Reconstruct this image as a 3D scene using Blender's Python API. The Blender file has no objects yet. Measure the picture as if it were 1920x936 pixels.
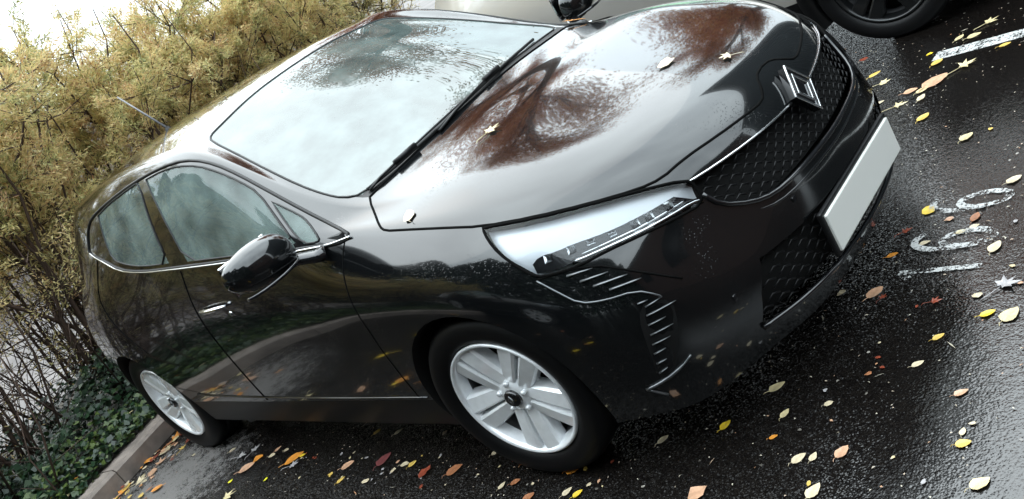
import bpy, bmesh, math, random
import numpy as np
from mathutils import Vector, Matrix
from mathutils.bvhtree import BVHTree

S = bpy.context.scene
COL = S.collection
rad = math.radians
# ---------------------------------------------------------------- camera
cd = bpy.data.cameras.new('camera'); cam = bpy.data.objects.new('camera', cd); COL.objects.link(cam)
cd.sensor_width = 36.0; cd.lens = 1732.645 / 1920 * 36.0; cd.clip_end = 500; cd.clip_start = .05
_r = ((0.66591051, 0.54706032, -0.50723585), (-0.12611392, -0.58758008, -0.79927775), (-0.73529482, 0.59621696, -0.32228383))
cam.matrix_world = Matrix(((_r[0][0], -_r[1][0], -_r[2][0], 2.10067865), (_r[0][1], -_r[1][1], -_r[2][1], -2.2344125),
                           (_r[0][2], -_r[1][2], -_r[2][2], 1.56593033), (0, 0, 0, 1)))
S.camera = cam
# ---------------------------------------------------------------- world, sun, exposure
SUN_EL, SUN_AZ = rad(50), rad(-75)
w = bpy.data.worlds.new('World'); S.world = w; w.use_nodes = True
nt = w.node_tree; nt.nodes.clear()
def N(nt, t, **k):
    n = nt.nodes.new(t)
    for a, b in k.items():
        if a.startswith('i_'): n.inputs[a[2:].replace('_', ' ')].default_value = b
        else: setattr(n, a, b)
    return n
out = N(nt, 'ShaderNodeOutputWorld'); bg = N(nt, 'ShaderNodeBackground'); bg.inputs[1].default_value = .12
sky = N(nt, 'ShaderNodeTexSky', sky_type='NISHITA', sun_disc=False, sun_elevation=SUN_EL, sun_rotation=SUN_AZ, air_density=1.0, dust_density=2.0)
tc = N(nt, 'ShaderNodeTexCoord'); nz = N(nt, 'ShaderNodeTexNoise'); nz.inputs['Scale'].default_value = 2.2; nz.inputs['Detail'].default_value = 5
cr = N(nt, 'ShaderNodeValToRGB'); cr.color_ramp.elements[0].position = .30; cr.color_ramp.elements[1].position = .62
cr.color_ramp.elements[0].color = (.62, .62, .62, 1); cr.color_ramp.elements[1].color = (1, 1, 1, 1)
cl = N(nt, 'ShaderNodeMix', data_type='RGBA'); cl.inputs[7].default_value = (20.0, 22.6, 23.8, 1)
L = nt.links.new
L(tc.outputs['Generated'], nz.inputs['Vector']); L(nz.outputs['Fac'], cr.inputs[0]); L(cr.outputs[0], cl.inputs[0])
L(sky.outputs[0], cl.inputs[6])
# overcast luminance: the zenith about twice as bright as the horizon
sz = N(nt, 'ShaderNodeSeparateXYZ'); L(tc.outputs['Generated'], sz.inputs[0])
gr_ = N(nt, 'ShaderNodeMapRange'); gr_.inputs[1].default_value = 0; gr_.inputs[2].default_value = 1; gr_.inputs[3].default_value = .42; gr_.inputs[4].default_value = 1.20
L(sz.outputs[2], gr_.inputs[0]); vs_ = N(nt, 'ShaderNodeVectorMath', operation='SCALE'); L(cl.outputs[2], vs_.inputs[0]); L(gr_.outputs[0], vs_.inputs['Scale']); L(vs_.outputs[0], bg.inputs[0]); L(bg.outputs[0], out.inputs[0])
sd = bpy.data.lights.new('sun', 'SUN'); sd.energy = .7; sd.angle = rad(80); sd.color = (1, .96, .9)
so = bpy.data.objects.new('sun', sd); COL.objects.link(so)
# sun stands behind the hedge, to the left of the car's tail
_d = Vector((math.sin(SUN_AZ) * math.cos(SUN_EL), math.cos(SUN_AZ) * math.cos(SUN_EL), math.sin(SUN_EL)))
so.rotation_euler = _d.to_track_quat('Z', 'Y').to_euler()
S.view_settings.view_transform = 'Standard'; S.view_settings.look = 'None'; S.view_settings.exposure = .8; S.view_settings.gamma = 1
S.cycles.use_denoising = True

# ---------------------------------------------------------------- materials
def mat(name, color=(.5, .5, .5), rough=.5, metal=0, coat=0, spec=.5, ior=1.5, bump=None, var=None, trans=0, alpha=1, coat_rough=.03):
    m = bpy.data.materials.new(name); m.use_nodes = True; nt = m.node_tree; b = nt.nodes['Principled BSDF']
    b.inputs['Base Color'].default_value = (*color, 1); b.inputs['Roughness'].default_value = rough
    b.inputs['Metallic'].default_value = metal; b.inputs['Coat Weight'].default_value = coat; b.inputs['Coat Roughness'].default_value = coat_rough
    b.inputs['Specular IOR Level'].default_value = spec; b.inputs['IOR'].default_value = ior
    b.inputs['Transmission Weight'].default_value = trans
    if var or bump:
        t = N(nt, 'ShaderNodeTexCoord')
    if var:      # (scale, amount)
        n = N(nt, 'ShaderNodeTexNoise'); n.inputs['Scale'].default_value = var[0]; n.inputs['Detail'].default_value = 6
        r = N(nt, 'ShaderNodeValToRGB'); a = var[1]
        r.color_ramp.elements[0].position = .3; r.color_ramp.elements[1].position = .7
        r.color_ramp.elements[0].color = (*[c * (1 - a) for c in color], 1); r.color_ramp.elements[1].color = (*[min(1, c * (1 + a)) for c in color], 1)
        nt.links.new(t.outputs['Object'], n.inputs['Vector']); nt.links.new(n.outputs['Fac'], r.inputs[0]); nt.links.new(r.outputs[0], b.inputs['Base Color'])
    if bump:     # (scale, strength, distance)
        n = N(nt, 'ShaderNodeTexNoise'); n.inputs['Scale'].default_value = bump[0]; n.inputs['Detail'].default_value = 4
        bu = N(nt, 'ShaderNodeBump'); bu.inputs['Strength'].default_value = bump[1]; bu.inputs['Distance'].default_value = bump[2]
        nt.links.new(t.outputs['Object'], n.inputs['Vector']); nt.links.new(n.outputs['Fac'], bu.inputs['Height']); nt.links.new(bu.outputs[0], b.inputs['Normal'])
    return m

def paint_mat(name, color, spec=.35, rough=.12):
    """wet car paint: clear coat with fine rain beads and droplets in patches"""
    m = mat(name, color, rough, 0, 1.0, spec); nt = m.node_tree; b = nt.nodes['Principled BSDF']
    t = N(nt, 'ShaderNodeTexCoord'); v = N(nt, 'ShaderNodeTexVoronoi', feature='F1'); v.inputs['Scale'].default_value = 150
    r = N(nt, 'ShaderNodeMapRange'); r.inputs[1].default_value = .0; r.inputs[2].default_value = .28; r.inputs[3].default_value = 1; r.inputs[4].default_value = 0
    n = N(nt, 'ShaderNodeTexNoise'); n.inputs['Scale'].default_value = 4.5; n.inputs['Detail'].default_value = 3
    r2 = N(nt, 'ShaderNodeMapRange'); r2.inputs[1].default_value = .56; r2.inputs[2].default_value = .70
    mu = N(nt, 'ShaderNodeMath', operation='MULTIPLY'); bu = N(nt, 'ShaderNodeBump'); bu.inputs['Strength'].default_value = .6; bu.inputs['Distance'].default_value = .0012
    k = nt.links.new
    k(t.outputs['Object'], v.inputs['Vector']); k(t.outputs['Object'], n.inputs['Vector']); k(v.outputs['Distance'], r.inputs[0]); k(n.outputs['Fac'], r2.inputs[0])
    k(r.outputs[0], mu.inputs[0]); k(r2.outputs[0], mu.inputs[1]); k(mu.outputs[0], bu.inputs['Height']); k(bu.outputs[0], b.inputs['Normal']); k(bu.outputs[0], b.inputs['Coat Normal'])
    b.inputs['Coat IOR'].default_value = 1.46
    return m

def glass_mat(name, tint, ior=1.6, beads=False, film=0):
    m = bpy.data.materials.new(name); m.use_nodes = True; nt = m.node_tree; nt.nodes.clear()
    o = N(nt, 'ShaderNodeOutputMaterial'); mx = N(nt, 'ShaderNodeMixShader'); f = N(nt, 'ShaderNodeFresnel'); f.inputs[0].default_value = ior
    g = N(nt, 'ShaderNodeBsdfGlossy'); g.inputs['Roughness'].default_value = .015; t = N(nt, 'ShaderNodeBsdfTransparent'); t.inputs[0].default_value = (*tint, 1)
    k = nt.links.new; k(f.outputs[0], mx.inputs[0]); k(g.outputs[0], mx.inputs[2]); k(mx.outputs[0], o.inputs[0])
    last = t.outputs[0]
    if film:   # uneven diffuse veil, painted in to brighten the glass like mirrored sky
        df = N(nt, 'ShaderNodeBsdfDiffuse'); df.inputs[0].default_value = (.46, .60, .57, 1)
        tcn = N(nt, 'ShaderNodeTexCoord'); nn = N(nt, 'ShaderNodeTexNoise'); nn.inputs['Scale'].default_value = 7; nn.inputs['Detail'].default_value = 6
        r = N(nt, 'ShaderNodeMapRange'); r.inputs[1].default_value = .35; r.inputs[2].default_value = .7; r.inputs[3].default_value = film * .4; r.inputs[4].default_value = film
        m2 = N(nt, 'ShaderNodeMixShader'); k(tcn.outputs['Object'], nn.inputs['Vector']); k(nn.outputs['Fac'], r.inputs[0]); k(r.outputs[0], m2.inputs[0])
        k(t.outputs[0], m2.inputs[1]); k(df.outputs[0], m2.inputs[2]); last = m2.outputs[0]
    k(last, mx.inputs[1])
    return m

M = {}
M['paint'] = paint_mat('black_wet_paint', (.004, .0045, .005))
M['gloss'] = mat('gloss_black_trim', (.006, .006, .007), .12, 0, .6, .5)
M['rubber'] = mat('rubber', (.008, .008, .008), .55, bump=(90, .3, .002))
M['gap'] = mat('panel_gap', (.002, .002, .002), .9, spec=.1)
M['plastic'] = mat('dark_plastic', (.006, .006, .0065), .42, spec=.3, bump=(500, .2, .0005))
M['dark'] = mat('dark_inside', (.006, .006, .006), .8, spec=.2)
M['seat'] = mat('seat_cloth', (.035, .038, .036), .85, var=(60, .3))
M['dash'] = mat('dashboard_plastic', (.02, .021, .021), .6)
M['chrome'] = mat('satin_chrome', (.72, .73, .74), .16, 1)
M['silver'] = mat('silver_wheel_paint', (.86, .88, .90), .27, .22, .6, .5, var=(25, .08))
M['tyre'] = mat('tyre_rubber', (.0025, .0025, .003), .5, spec=.28, bump=(160, .35, .001))
M['wind'] = glass_mat('windscreen_glass', (.06, .075, .08), 2.05, film=.26)
M['glass'] = glass_mat('side_glass', (.74, .94, .74), 1.38, film=.34)
M['lampglass'] = glass_mat('headlight_cover', (.94, .96, .97), 1.38)
M['lampin'] = mat('lamp_housing', (.66, .68, .71), .3, .15)  # pale colour stands in for sky reflection on the upper headlight
M['lampdark'] = mat('lamp_bezel', (.012, .012, .014), .2)
M['plate'] = mat('number_plate_sheet', (.74, .74, .70), .35, coat=.5)
M['skyline'] = mat('mirror_glass', (.8, .8, .8), .02, 1)

# ---------------------------------------------------------------- mesh helpers
def tag(o, label=None, cat=None, group=None, kind=None):
    if label: o['label'] = label
    if cat: o['category'] = cat
    if group: o['group'] = group
    if kind: o['kind'] = kind
    return o
def empty(name, loc=(0, 0, 0), rz=0):
    o = bpy.data.objects.new(name, None); COL.objects.link(o); o.location = loc; o.rotation_euler = (0, 0, rz); o.empty_display_size = .2
    return o
def link(name, me, m, parent=None):
    o = bpy.data.objects.new(name, me); COL.objects.link(o)
    for mm in (m if isinstance(m, (list, tuple)) else [m]): me.materials.append(mm)
    if parent: o.parent = parent
    return o
def pymesh(name, V, F, m, parent=None, smooth=False, mi=None, normals=None):
    me = bpy.data.meshes.new(name); me.from_pydata([tuple(v) for v in V], [], [tuple(f) for f in F]); me.update()
    if smooth: me.polygons.foreach_set('use_smooth', [True] * len(F))
    if mi is not None: me.polygons.foreach_set('material_index', mi)
    o = link(name, me, m, parent)
    if normals is not None: me.normals_split_custom_set_from_vertices([tuple(n) for n in normals])
    return o
def fastmesh(name, V, F4, m, parent=None, mi=None, k=4):
    """numpy verts and equal-sized faces"""
    me = bpy.data.meshes.new(name); n = len(F4)
    me.vertices.add(len(V)); me.vertices.foreach_set('co', np.asarray(V, np.float32).ravel())
    me.loops.add(n * k); me.loops.foreach_set('vertex_index', np.asarray(F4, np.int32).ravel())
    me.polygons.add(n); me.polygons.foreach_set('loop_start', np.arange(0, n * k, k, dtype=np.int32))
    if mi is not None: me.polygons.foreach_set('material_index', np.asarray(mi, np.int32))
    me.update(calc_edges=True); me.validate()
    return link(name, me, m, parent)
class MB:
    def __init__(s): s.V = []; s.F = []; s.sm = []
    def add(s, V, F, sm=False):
        o = len(s.V); s.V += [tuple(v) for v in V]; s.F += [tuple(i + o for i in f) for f in F]; s.sm += [sm] * len(F); return s
    def box(s, c, h, R=None):
        """centre, half sizes, optional 3x3 rotation"""
        P = []
        for z in (-1, 1):
            for y in (-1, 1):
                for x in (-1, 1):
                    v = Vector((x * h[0], y * h[1], z * h[2])); v = (R @ v) if R else v; P.append(v + Vector(c))
        return s.add(P, [(0, 2, 3, 1), (4, 5, 7, 6), (0, 1, 5, 4), (2, 6, 7, 3), (0, 4, 6, 2), (1, 3, 7, 5)])
    def tube(s, pts, r, n=6, closed=False, flat=1.0):
        pts = [Vector(p) for p in pts]
        pts = [p for i, p in enumerate(pts) if i == 0 or (p - pts[i - 1]).length > 1e-5]
        k = len(pts)
        if k < 2: return s
        rr = r if isinstance(r, (list, tuple)) else [r] * k
        if len(rr) < k: rr = list(rr) + [rr[-1]] * (k - len(rr))
        V = []; up = None
        for i, p in enumerate(pts):
            t = (pts[(i + 1) % k if closed else min(i + 1, k - 1)] - pts[(i - 1) % k if closed else max(i - 1, 0)])
            if t.length < 1e-9: t = Vector((1, 0, 0))
            t.normalize()
            if up is None: up = Vector((0, 0, 1)) if abs(t.z) < .9 else Vector((1, 0, 0))
            a = t.cross(up)
            if a.length < 1e-4: a = t.orthogonal()
            a.normalize(); b = a.cross(t).normalized(); up = b
            for j in range(n):
                q = 2 * math.pi * j / n; V.append(p + (a * math.cos(q) + b * math.sin(q) * flat) * rr[i])
        F = []
        for i in range(k if closed else k - 1):
            for j in range(n):
                a0 = i * n + j; a1 = i * n + (j + 1) % n; b0 = ((i + 1) % k) * n + j; b1 = ((i + 1) % k) * n + (j + 1) % n
                F.append((a0, a1, b1, b0))
        if not closed: F.append(tuple(range(n))[::-1]); F.append(tuple((k - 1) * n + j for j in range(n)))
        return s.add(V, F, True)
    def lathe(s, prof, n=48, axis='Y', c=(0, 0, 0), closed=False, a0=0, a1=2 * math.pi):
        """profile of (radius, along axis)"""
        full = abs(a1 - a0 - 2 * math.pi) < 1e-6; m = n if full else n + 1; V = []
        for i in range(m):
            q = a0 + (a1 - a0) * i / n
            for r, h in prof:
                p = (r * math.cos(q), h, r * math.sin(q)) if axis == 'Y' else (r * math.cos(q), r * math.sin(q), h)
                V.append((p[0] + c[0], p[1] + c[1], p[2] + c[2]))
        k = len(prof); F = []
        for i in range(n):
            for j in range(k if closed else k - 1):
                F.append((i * k + j, i * k + (j + 1) % k, ((i + 1) % m) * k + (j + 1) % k, ((i + 1) % m) * k + j))
        return s.add(V, F, True)
    def build(s, name, m, parent=None, bevel=0, subsurf=0):
        o = pymesh(name, s.V, s.F, m, parent); o.data.polygons.foreach_set('use_smooth', s.sm)
        if bevel:
            b = o.modifiers.new('bevel', 'BEVEL'); b.width = bevel; b.segments = 2; b.limit_method = 'ANGLE'
        if subsurf:
            b = o.modifiers.new('smooth', 'SUBSURF'); b.levels = subsurf; b.render_levels = subsurf
        return o
def copy_tree(o, parent=None):
    c = o.copy(); COL.objects.link(c)
    if parent: c.parent = parent
    for ch in [x for x in bpy.data.objects if x.parent == o and x != c]: copy_tree(ch, c)
    return c

# ---- smooth skin of the car: control net subdivided
# control rings, rear to front; columns c d e f g h i j k l m (sill .. centre line); y is the half width
RINGS=[
[(-3.02,.70,.30),(-3.10,.74,.38),(-3.14,.76,.52),(-3.10,.76,.70),(-3.04,.73,.88),(-3.0,.66,1.04),(-2.98,.58,1.14),(-3.02,.46,1.18),(-3.06,.32,1.20),(-3.08,.16,1.21),(-3.09,0,1.21)],
[(-2.88,.80,.25),(-2.90,.83,.35),(-2.90,.85,.52),(-2.88,.845,.70),(-2.84,.805,.88),(-2.80,.71,1.06),(-2.80,.64,1.20),(-2.84,.555,1.30),(-2.90,.45,1.335),(-2.94,.22,1.35),(-2.95,0,1.355)],
[(-2.58,.84,.22),(-2.58,.87,.33),(-2.58,.89,.51),(-2.58,.885,.69),(-2.58,.845,.87),(-2.55,.76,1.07),(-2.52,.69,1.21),(-2.52,.61,1.335),(-2.55,.50,1.378),(-2.55,.25,1.405),(-2.55,0,1.41)],
[(-2.2,.83,.19),(-2.2,.86,.32),(-2.2,.888,.50),(-2.2,.888,.68),(-2.2,.86,.86),(-2.2,.79,1.045),(-2.18,.72,1.21),(-2.18,.625,1.365),(-2.2,.53,1.40),(-2.2,.27,1.43),(-2.2,0,1.436)],
[(-1.8,.83,.19),(-1.8,.862,.32),(-1.8,.88,.50),(-1.8,.886,.68),(-1.8,.868,.85),(-1.8,.81,1.02),(-1.78,.735,1.20),(-1.78,.64,1.375),(-1.8,.55,1.41),(-1.8,.28,1.437),(-1.8,0,1.442)],
[(-1.4,.83,.19),(-1.4,.865,.32),(-1.4,.88,.50),(-1.4,.884,.68),(-1.4,.868,.84),(-1.4,.815,.995),(-1.38,.745,1.18),(-1.40,.645,1.36),(-1.42,.55,1.395),(-1.42,.28,1.423),(-1.42,0,1.43)],
[(-1.0,.83,.19),(-1.0,.865,.32),(-1.0,.88,.50),(-1.0,.882,.68),(-1.0,.865,.83),(-1.0,.815,.97),(-1.03,.745,1.13),(-1.12,.635,1.315),(-1.2,.535,1.352),(-1.2,.27,1.382),(-1.2,0,1.392)],
[(-.65,.83,.19),(-.65,.865,.32),(-.65,.88,.50),(-.65,.880,.67),(-.65,.86,.81),(-.65,.81,.945),(-.70,.755,1.04),(-.80,.655,1.165),(-.83,.575,1.18),(-.80,.29,1.225),(-.79,0,1.24)],
[(-.38,.83,.19),(-.38,.865,.32),(-.38,.88,.50),(-.38,.878,.66),(-.38,.855,.79),(-.40,.775,.915),(-.41,.72,.95),(-.41,.67,.972),(-.39,.60,.985),(-.35,.3,1.01),(-.33,0,1.015)],
[(-.05,.84,.18),(-.05,.87,.32),(-.05,.885,.50),(-.05,.878,.66),(-.05,.845,.78),(-.05,.755,.875),(-.05,.69,.91),(-.05,.61,.935),(-.05,.50,.95),(-.05,.25,.965),(-.05,0,.97)],
[(.2,.83,.18),(.2,.865,.32),(.2,.875,.50),(.2,.862,.65),(.2,.82,.76),(.2,.735,.835),(.2,.66,.875),(.2,.57,.90),(.2,.45,.915),(.2,.23,.925),(.2,0,.93)],
[(.42,.77,.18),(.43,.81,.31),(.43,.82,.47),(.42,.80,.61),(.41,.75,.715),(.42,.665,.78),(.45,.58,.815),(.47,.49,.84),(.49,.37,.855),(.50,.19,.865),(.50,0,.87)],
[(.57,.68,.17),(.60,.70,.30),(.60,.71,.44),(.585,.70,.56),(.575,.65,.65),(.59,.57,.705),(.64,.47,.73),(.68,.37,.75),(.705,.25,.765),(.72,.13,.775),(.725,0,.78)],
]
# front face rows g f e d c, columns i j k l m
FRONT=[
[(.69,.47,.63),(.74,.37,.64),(.775,.25,.65),(.79,.13,.655),(.80,0,.655)],
[(.715,.49,.53),(.77,.38,.54),(.805,.26,.545),(.825,.13,.55),(.833,0,.55)],
[(.735,.51,.42),(.79,.39,.42),(.825,.26,.42),(.845,.13,.42),(.85,0,.42)],
[(.725,.50,.29),(.78,.38,.29),(.815,.26,.29),(.833,.13,.29),(.84,0,.29)],
[(.68,.48,.17),(.735,.37,.17),(.77,.25,.17),(.785,.13,.17),(.79,0,.17)],
]
REAR=[
[(-3.12,.50,.92),(-3.17,.38,.94),(-3.19,.25,.95),(-3.20,.13,.95),(-3.20,0,.95)],
[(-3.18,.52,.72),(-3.21,.38,.72),(-3.22,.25,.72),(-3.225,.13,.72),(-3.23,0,.72)],
[(-3.20,.53,.52),(-3.23,.38,.52),(-3.24,.25,.52),(-3.24,.13,.52),(-3.24,0,.52)],
[(-3.17,.52,.38),(-3.19,.38,.38),(-3.20,.25,.38),(-3.20,.13,.38),(-3.20,0,.38)],
[(-3.08,.50,.30),(-3.10,.38,.30),(-3.11,.25,.30),(-3.11,.13,.30),(-3.11,0,.30)],
]
def cage():
    V=[];idx={}
    def vid(p,m):
        y=p[1]*m;k=(round(p[0],4),round(y,4)+0.0,round(p[2],4))
        if k not in idx:idx[k]=len(V);V.append((p[0],y,p[2]))
        return idx[k]
    Fs=[]
    for m in (1,-1):
        def q(a,b,c,d):
            f=[vid(a,m),vid(b,m),vid(c,m),vid(d,m)]
            Fs.append(f if m>0 else f[::-1])
        n=len(RINGS[0])
        for i in range(len(RINGS)-1):
            for j in range(n-1):q(RINGS[i][j],RINGS[i][j+1],RINGS[i+1][j+1],RINGS[i+1][j])
        for ring,F,fl in ((RINGS[-1],FRONT,0),(RINGS[0],REAR,1)):
            grid=[[ring[5]]+[ring[6+c] for c in range(5)]]+[[ring[4-r]]+F[r] for r in range(5)]
            for r in range(5):
                for c in range(5):
                    a,b,cc,d=grid[r][c],grid[r][c+1],grid[r+1][c+1],grid[r+1][c]
                    q(*((d,cc,b,a) if fl else (a,b,cc,d)))
    return np.array(V,float),np.array(Fs)
def topo(F,nv):
    e={};fe=np.zeros_like(F)
    E=[];EF=[]
    for fi,f in enumerate(F):
        for k in range(4):
            a,b=f[k],f[(k+1)%4];key=(a,b) if a<b else (b,a)
            if key not in e:e[key]=len(E);E.append(key);EF.append([])
            i=e[key];fe[fi,k]=i;EF[i].append(fi)
    return np.array(E),EF,fe
def cc(V,F):
    nv=len(V);E,EF,fe=topo(F,nv)
    fp=V[F].mean(1);bd=np.array([len(x)==1 for x in EF])
    ef=np.array([[x[0],x[-1]] for x in EF])
    ep=(V[E[:,0]]+V[E[:,1]])/2
    ep=np.where(bd[:,None],ep,(ep*2+fp[ef[:,0]]+fp[ef[:,1]])/4)
    mid=(V[E[:,0]]+V[E[:,1]])/2
    n=np.zeros(nv);Fa=np.zeros((nv,3));Ra=np.zeros((nv,3));ne=np.zeros(nv);bn=np.zeros(nv);Ba=np.zeros((nv,3))
    for k in range(4):np.add.at(n,F[:,k],1);np.add.at(Fa,F[:,k],fp)
    for k in (0,1):
        np.add.at(Ra,E[:,k],mid);np.add.at(ne,E[:,k],1)
        np.add.at(bn,E[bd,k],1);np.add.at(Ba,E[bd,k],mid[bd])
    n_=np.maximum(n,1)[:,None];vp=(Fa/n_+2*Ra/np.maximum(ne,1)[:,None]+(n_-3)*V)/n_
    isb=bn>0;vb=Ba/np.maximum(bn,1)[:,None]*.5+V*.5
    vp=np.where(isb[:,None],np.where((bn>=2)[:,None]&(n>1)[:,None],vb,V),vp)
    NV=np.vstack([vp,fp,ep]);o1=nv;o2=nv+len(F)
    NF=np.concatenate([np.c_[F[:,k],o2+fe[:,k],o1+np.arange(len(F)),o2+fe[:,(k+3)%4]] for k in range(4)])
    return NV,NF
def dense(levels=4,fit=12):
    V0,F0=cage();P=V0.copy()
    for it in range(fit):
        V,F=P,F0
        for _ in range(3):V,F=cc(V,F)
        P=P+(V0-V[:len(V0)])*.9
    V,F=P,F0
    for _ in range(levels):V,F=cc(V,F)
    return V,F
def vnormals(V,F):
    a=V[F[:,2]]-V[F[:,0]];b=V[F[:,3]]-V[F[:,1]];fn=np.cross(a,b);N=np.zeros_like(V)
    for k in range(4):np.add.at(N,F[:,k],fn)
    return N/np.maximum(np.linalg.norm(N,axis=1),1e-12)[:,None]

FEAT = {"dlo": [[-2.459, -0.726, 1.157], [-2.424, -0.689, 1.232], [-2.362, -0.67, 1.276], [-2.236, -0.664, 1.303], [-1.871, -0.66, 1.339], [-1.547, -0.655, 1.354], [-1.295, -0.643, 1.348], [-1.163, -0.639, 1.324], [-1.039, -0.644, 1.279], [-0.908, -0.66, 1.213], [-0.748, -0.685, 1.12], [-0.602, -0.706, 1.033], [-0.453, -0.73, 0.958], [-0.353, -0.759, 0.92], [-0.426, -0.781, 0.915], [-0.58, -0.8, 0.941], [-1.07, -0.816, 0.972], [-1.48, -0.815, 1.0], [-1.86, -0.808, 1.023], [-2.095, -0.79, 1.053], [-2.267, -0.762, 1.108], [-2.383, -0.743, 1.136]], "headlight": [[0.193, -0.735, 0.837], [0.341, -0.69, 0.809], [0.467, -0.618, 0.779], [0.578, -0.534, 0.746], [0.662, -0.456, 0.71], [0.678, -0.45, 0.689], [0.689, -0.466, 0.64], [0.643, -0.544, 0.651], [0.584, -0.623, 0.665], [0.522, -0.689, 0.676], [0.465, -0.742, 0.677], [0.399, -0.778, 0.684], [0.351, -0.797, 0.694], [0.306, -0.795, 0.734], [0.254, -0.783, 0.778], [0.217, -0.76, 0.812]], "hl_strip": [[0.444, -0.746, 0.692], [0.489, -0.712, 0.687], [0.543, -0.66, 0.68], [0.593, -0.605, 0.671], [0.639, -0.541, 0.663], [0.673, -0.483, 0.658], [0.688, -0.462, 0.648]], "hl_mod": [[0.363, -0.771, 0.726], [0.41, -0.745, 0.72], [0.453, -0.713, 0.718], [0.499, -0.677, 0.708], [0.542, -0.638, 0.7], [0.583, -0.594, 0.694], [0.622, -0.546, 0.688], [0.649, -0.506, 0.684]], "frame_line": [[0.351, -0.802, 0.685], [0.398, -0.8, 0.639], [0.442, -0.795, 0.595], [0.497, -0.772, 0.579], [0.566, -0.72, 0.564], [0.6, -0.693, 0.526]], "upper_line": [[0.355, -0.799, 0.688], [0.484, -0.733, 0.669], [0.571, -0.692, 0.604], [0.643, -0.63, 0.524]], "bars": [[0.428, -0.771, 0.668], [0.489, -0.736, 0.659], [0.458, -0.768, 0.644], [0.521, -0.726, 0.635], [0.485, -0.762, 0.621], [0.557, -0.707, 0.608], [0.517, -0.751, 0.597], [0.58, -0.694, 0.583], [0.562, -0.735, 0.533], [0.582, -0.715, 0.529], [0.573, -0.728, 0.516], [0.603, -0.693, 0.516], [0.569, -0.736, 0.494], [0.625, -0.672, 0.488], [0.564, -0.743, 0.469], [0.6, -0.707, 0.466], [0.559, -0.749, 0.442], [0.606, -0.703, 0.439], [0.553, -0.755, 0.415], [0.592, -0.72, 0.413], [0.546, -0.76, 0.388], [0.573, -0.738, 0.389], [0.539, -0.763, 0.358], [0.563, -0.745, 0.359], [0.531, -0.765, 0.328], [0.554, -0.749, 0.334]]}

# ---------------------------------------------------------------- the car's skin: build functions
def make_skin():
    V3, F3 = dense(3); V4, F4 = dense(4); N4 = vnormals(V4, F4)
    T4 = np.concatenate([F4[:, [0, 1, 2]], F4[:, [0, 2, 3]]])
    tree = BVHTree.FromPolygons([Vector(v) for v in V4], [tuple(int(i) for i in t) for t in T4])
    return V3, F3, V4, N4, T4, tree
V3, F3, V4, N4, T4, TREE = make_skin()
if N4[np.argmax(V4[:, 2])][2] < 0: N4 = -N4; FLIP = True
else: FLIP = False
def snap(p, off=0.0):
    loc, no, i, d = TREE.find_nearest(Vector(p))
    n = nrm(loc, i)
    return loc + n * off, n
def nrm(loc, i):
    a, b, c = (Vector(V4[k]) for k in T4[i]); e0 = b - a; e1 = c - a; e2 = loc - a
    d00 = e0.dot(e0); d01 = e0.dot(e1); d11 = e1.dot(e1); d20 = e2.dot(e0); d21 = e2.dot(e1); den = d00 * d11 - d01 * d01
    if abs(den) < 1e-16: w1 = w2 = 1 / 3
    else: w1 = (d11 * d20 - d01 * d21) / den; w2 = (d00 * d21 - d01 * d20) / den
    n = Vector(N4[T4[i][0]]) * (1 - w1 - w2) + Vector(N4[T4[i][1]]) * w1 + Vector(N4[T4[i][2]]) * w2
    return n.normalized()
def side_pt(x, z, sgn, off=0.):
    h = TREE.ray_cast(Vector((x, sgn * 2.0, z)), Vector((0, -sgn, 0)))
    return snap(h[0], off)[0] if h[0] is not None else snap((x, sgn * .8, z), off)[0]
def mir(P): return [(p[0], -p[1], p[2]) for p in P]
def onskin(P, step=.02, off=0., closed=False, smooth=1):
    """a 3D polyline resampled, rounded and laid on the skin"""
    P = [Vector(p) for p in P]
    if closed: P = P + [P[0]]
    for _ in range(smooth):
        Q = [P[0]]
        for a, b in zip(P, P[1:]): Q += [a.lerp(b, .25), a.lerp(b, .75)]
        Q.append(P[-1]); P = Q
    out = []
    for a, b in zip(P, P[1:]):
        k = max(1, int((b - a).length / step))
        for i in range(k): out.append(snap(a.lerp(b, i / k), off)[0])
    if not closed: out.append(snap(P[-1], off)[0])
    return out
def chaikin(P, k=1, closed=True):
    for _ in range(k):
        Q = []
        R_ = list(zip(P, P[1:] + P[:1])) if closed else list(zip(P, P[1:]))
        for a, b in R_: Q += [tuple(x * .75 + y * .25 for x, y in zip(a, b)), tuple(x * .25 + y * .75 for x, y in zip(a, b))]
        P = Q if closed else [P[0]] + Q + [P[-1]]
    return P
def inpoly(P, x, y):
    r = False; n = len(P); j = n - 1
    for i in range(n):
        if (P[i][1] > y) != (P[j][1] > y) and x < (P[j][0] - P[i][0]) * (y - P[i][1]) / (P[j][1] - P[i][1]) + P[i][0]: r = not r
        j = i
    return r

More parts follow.
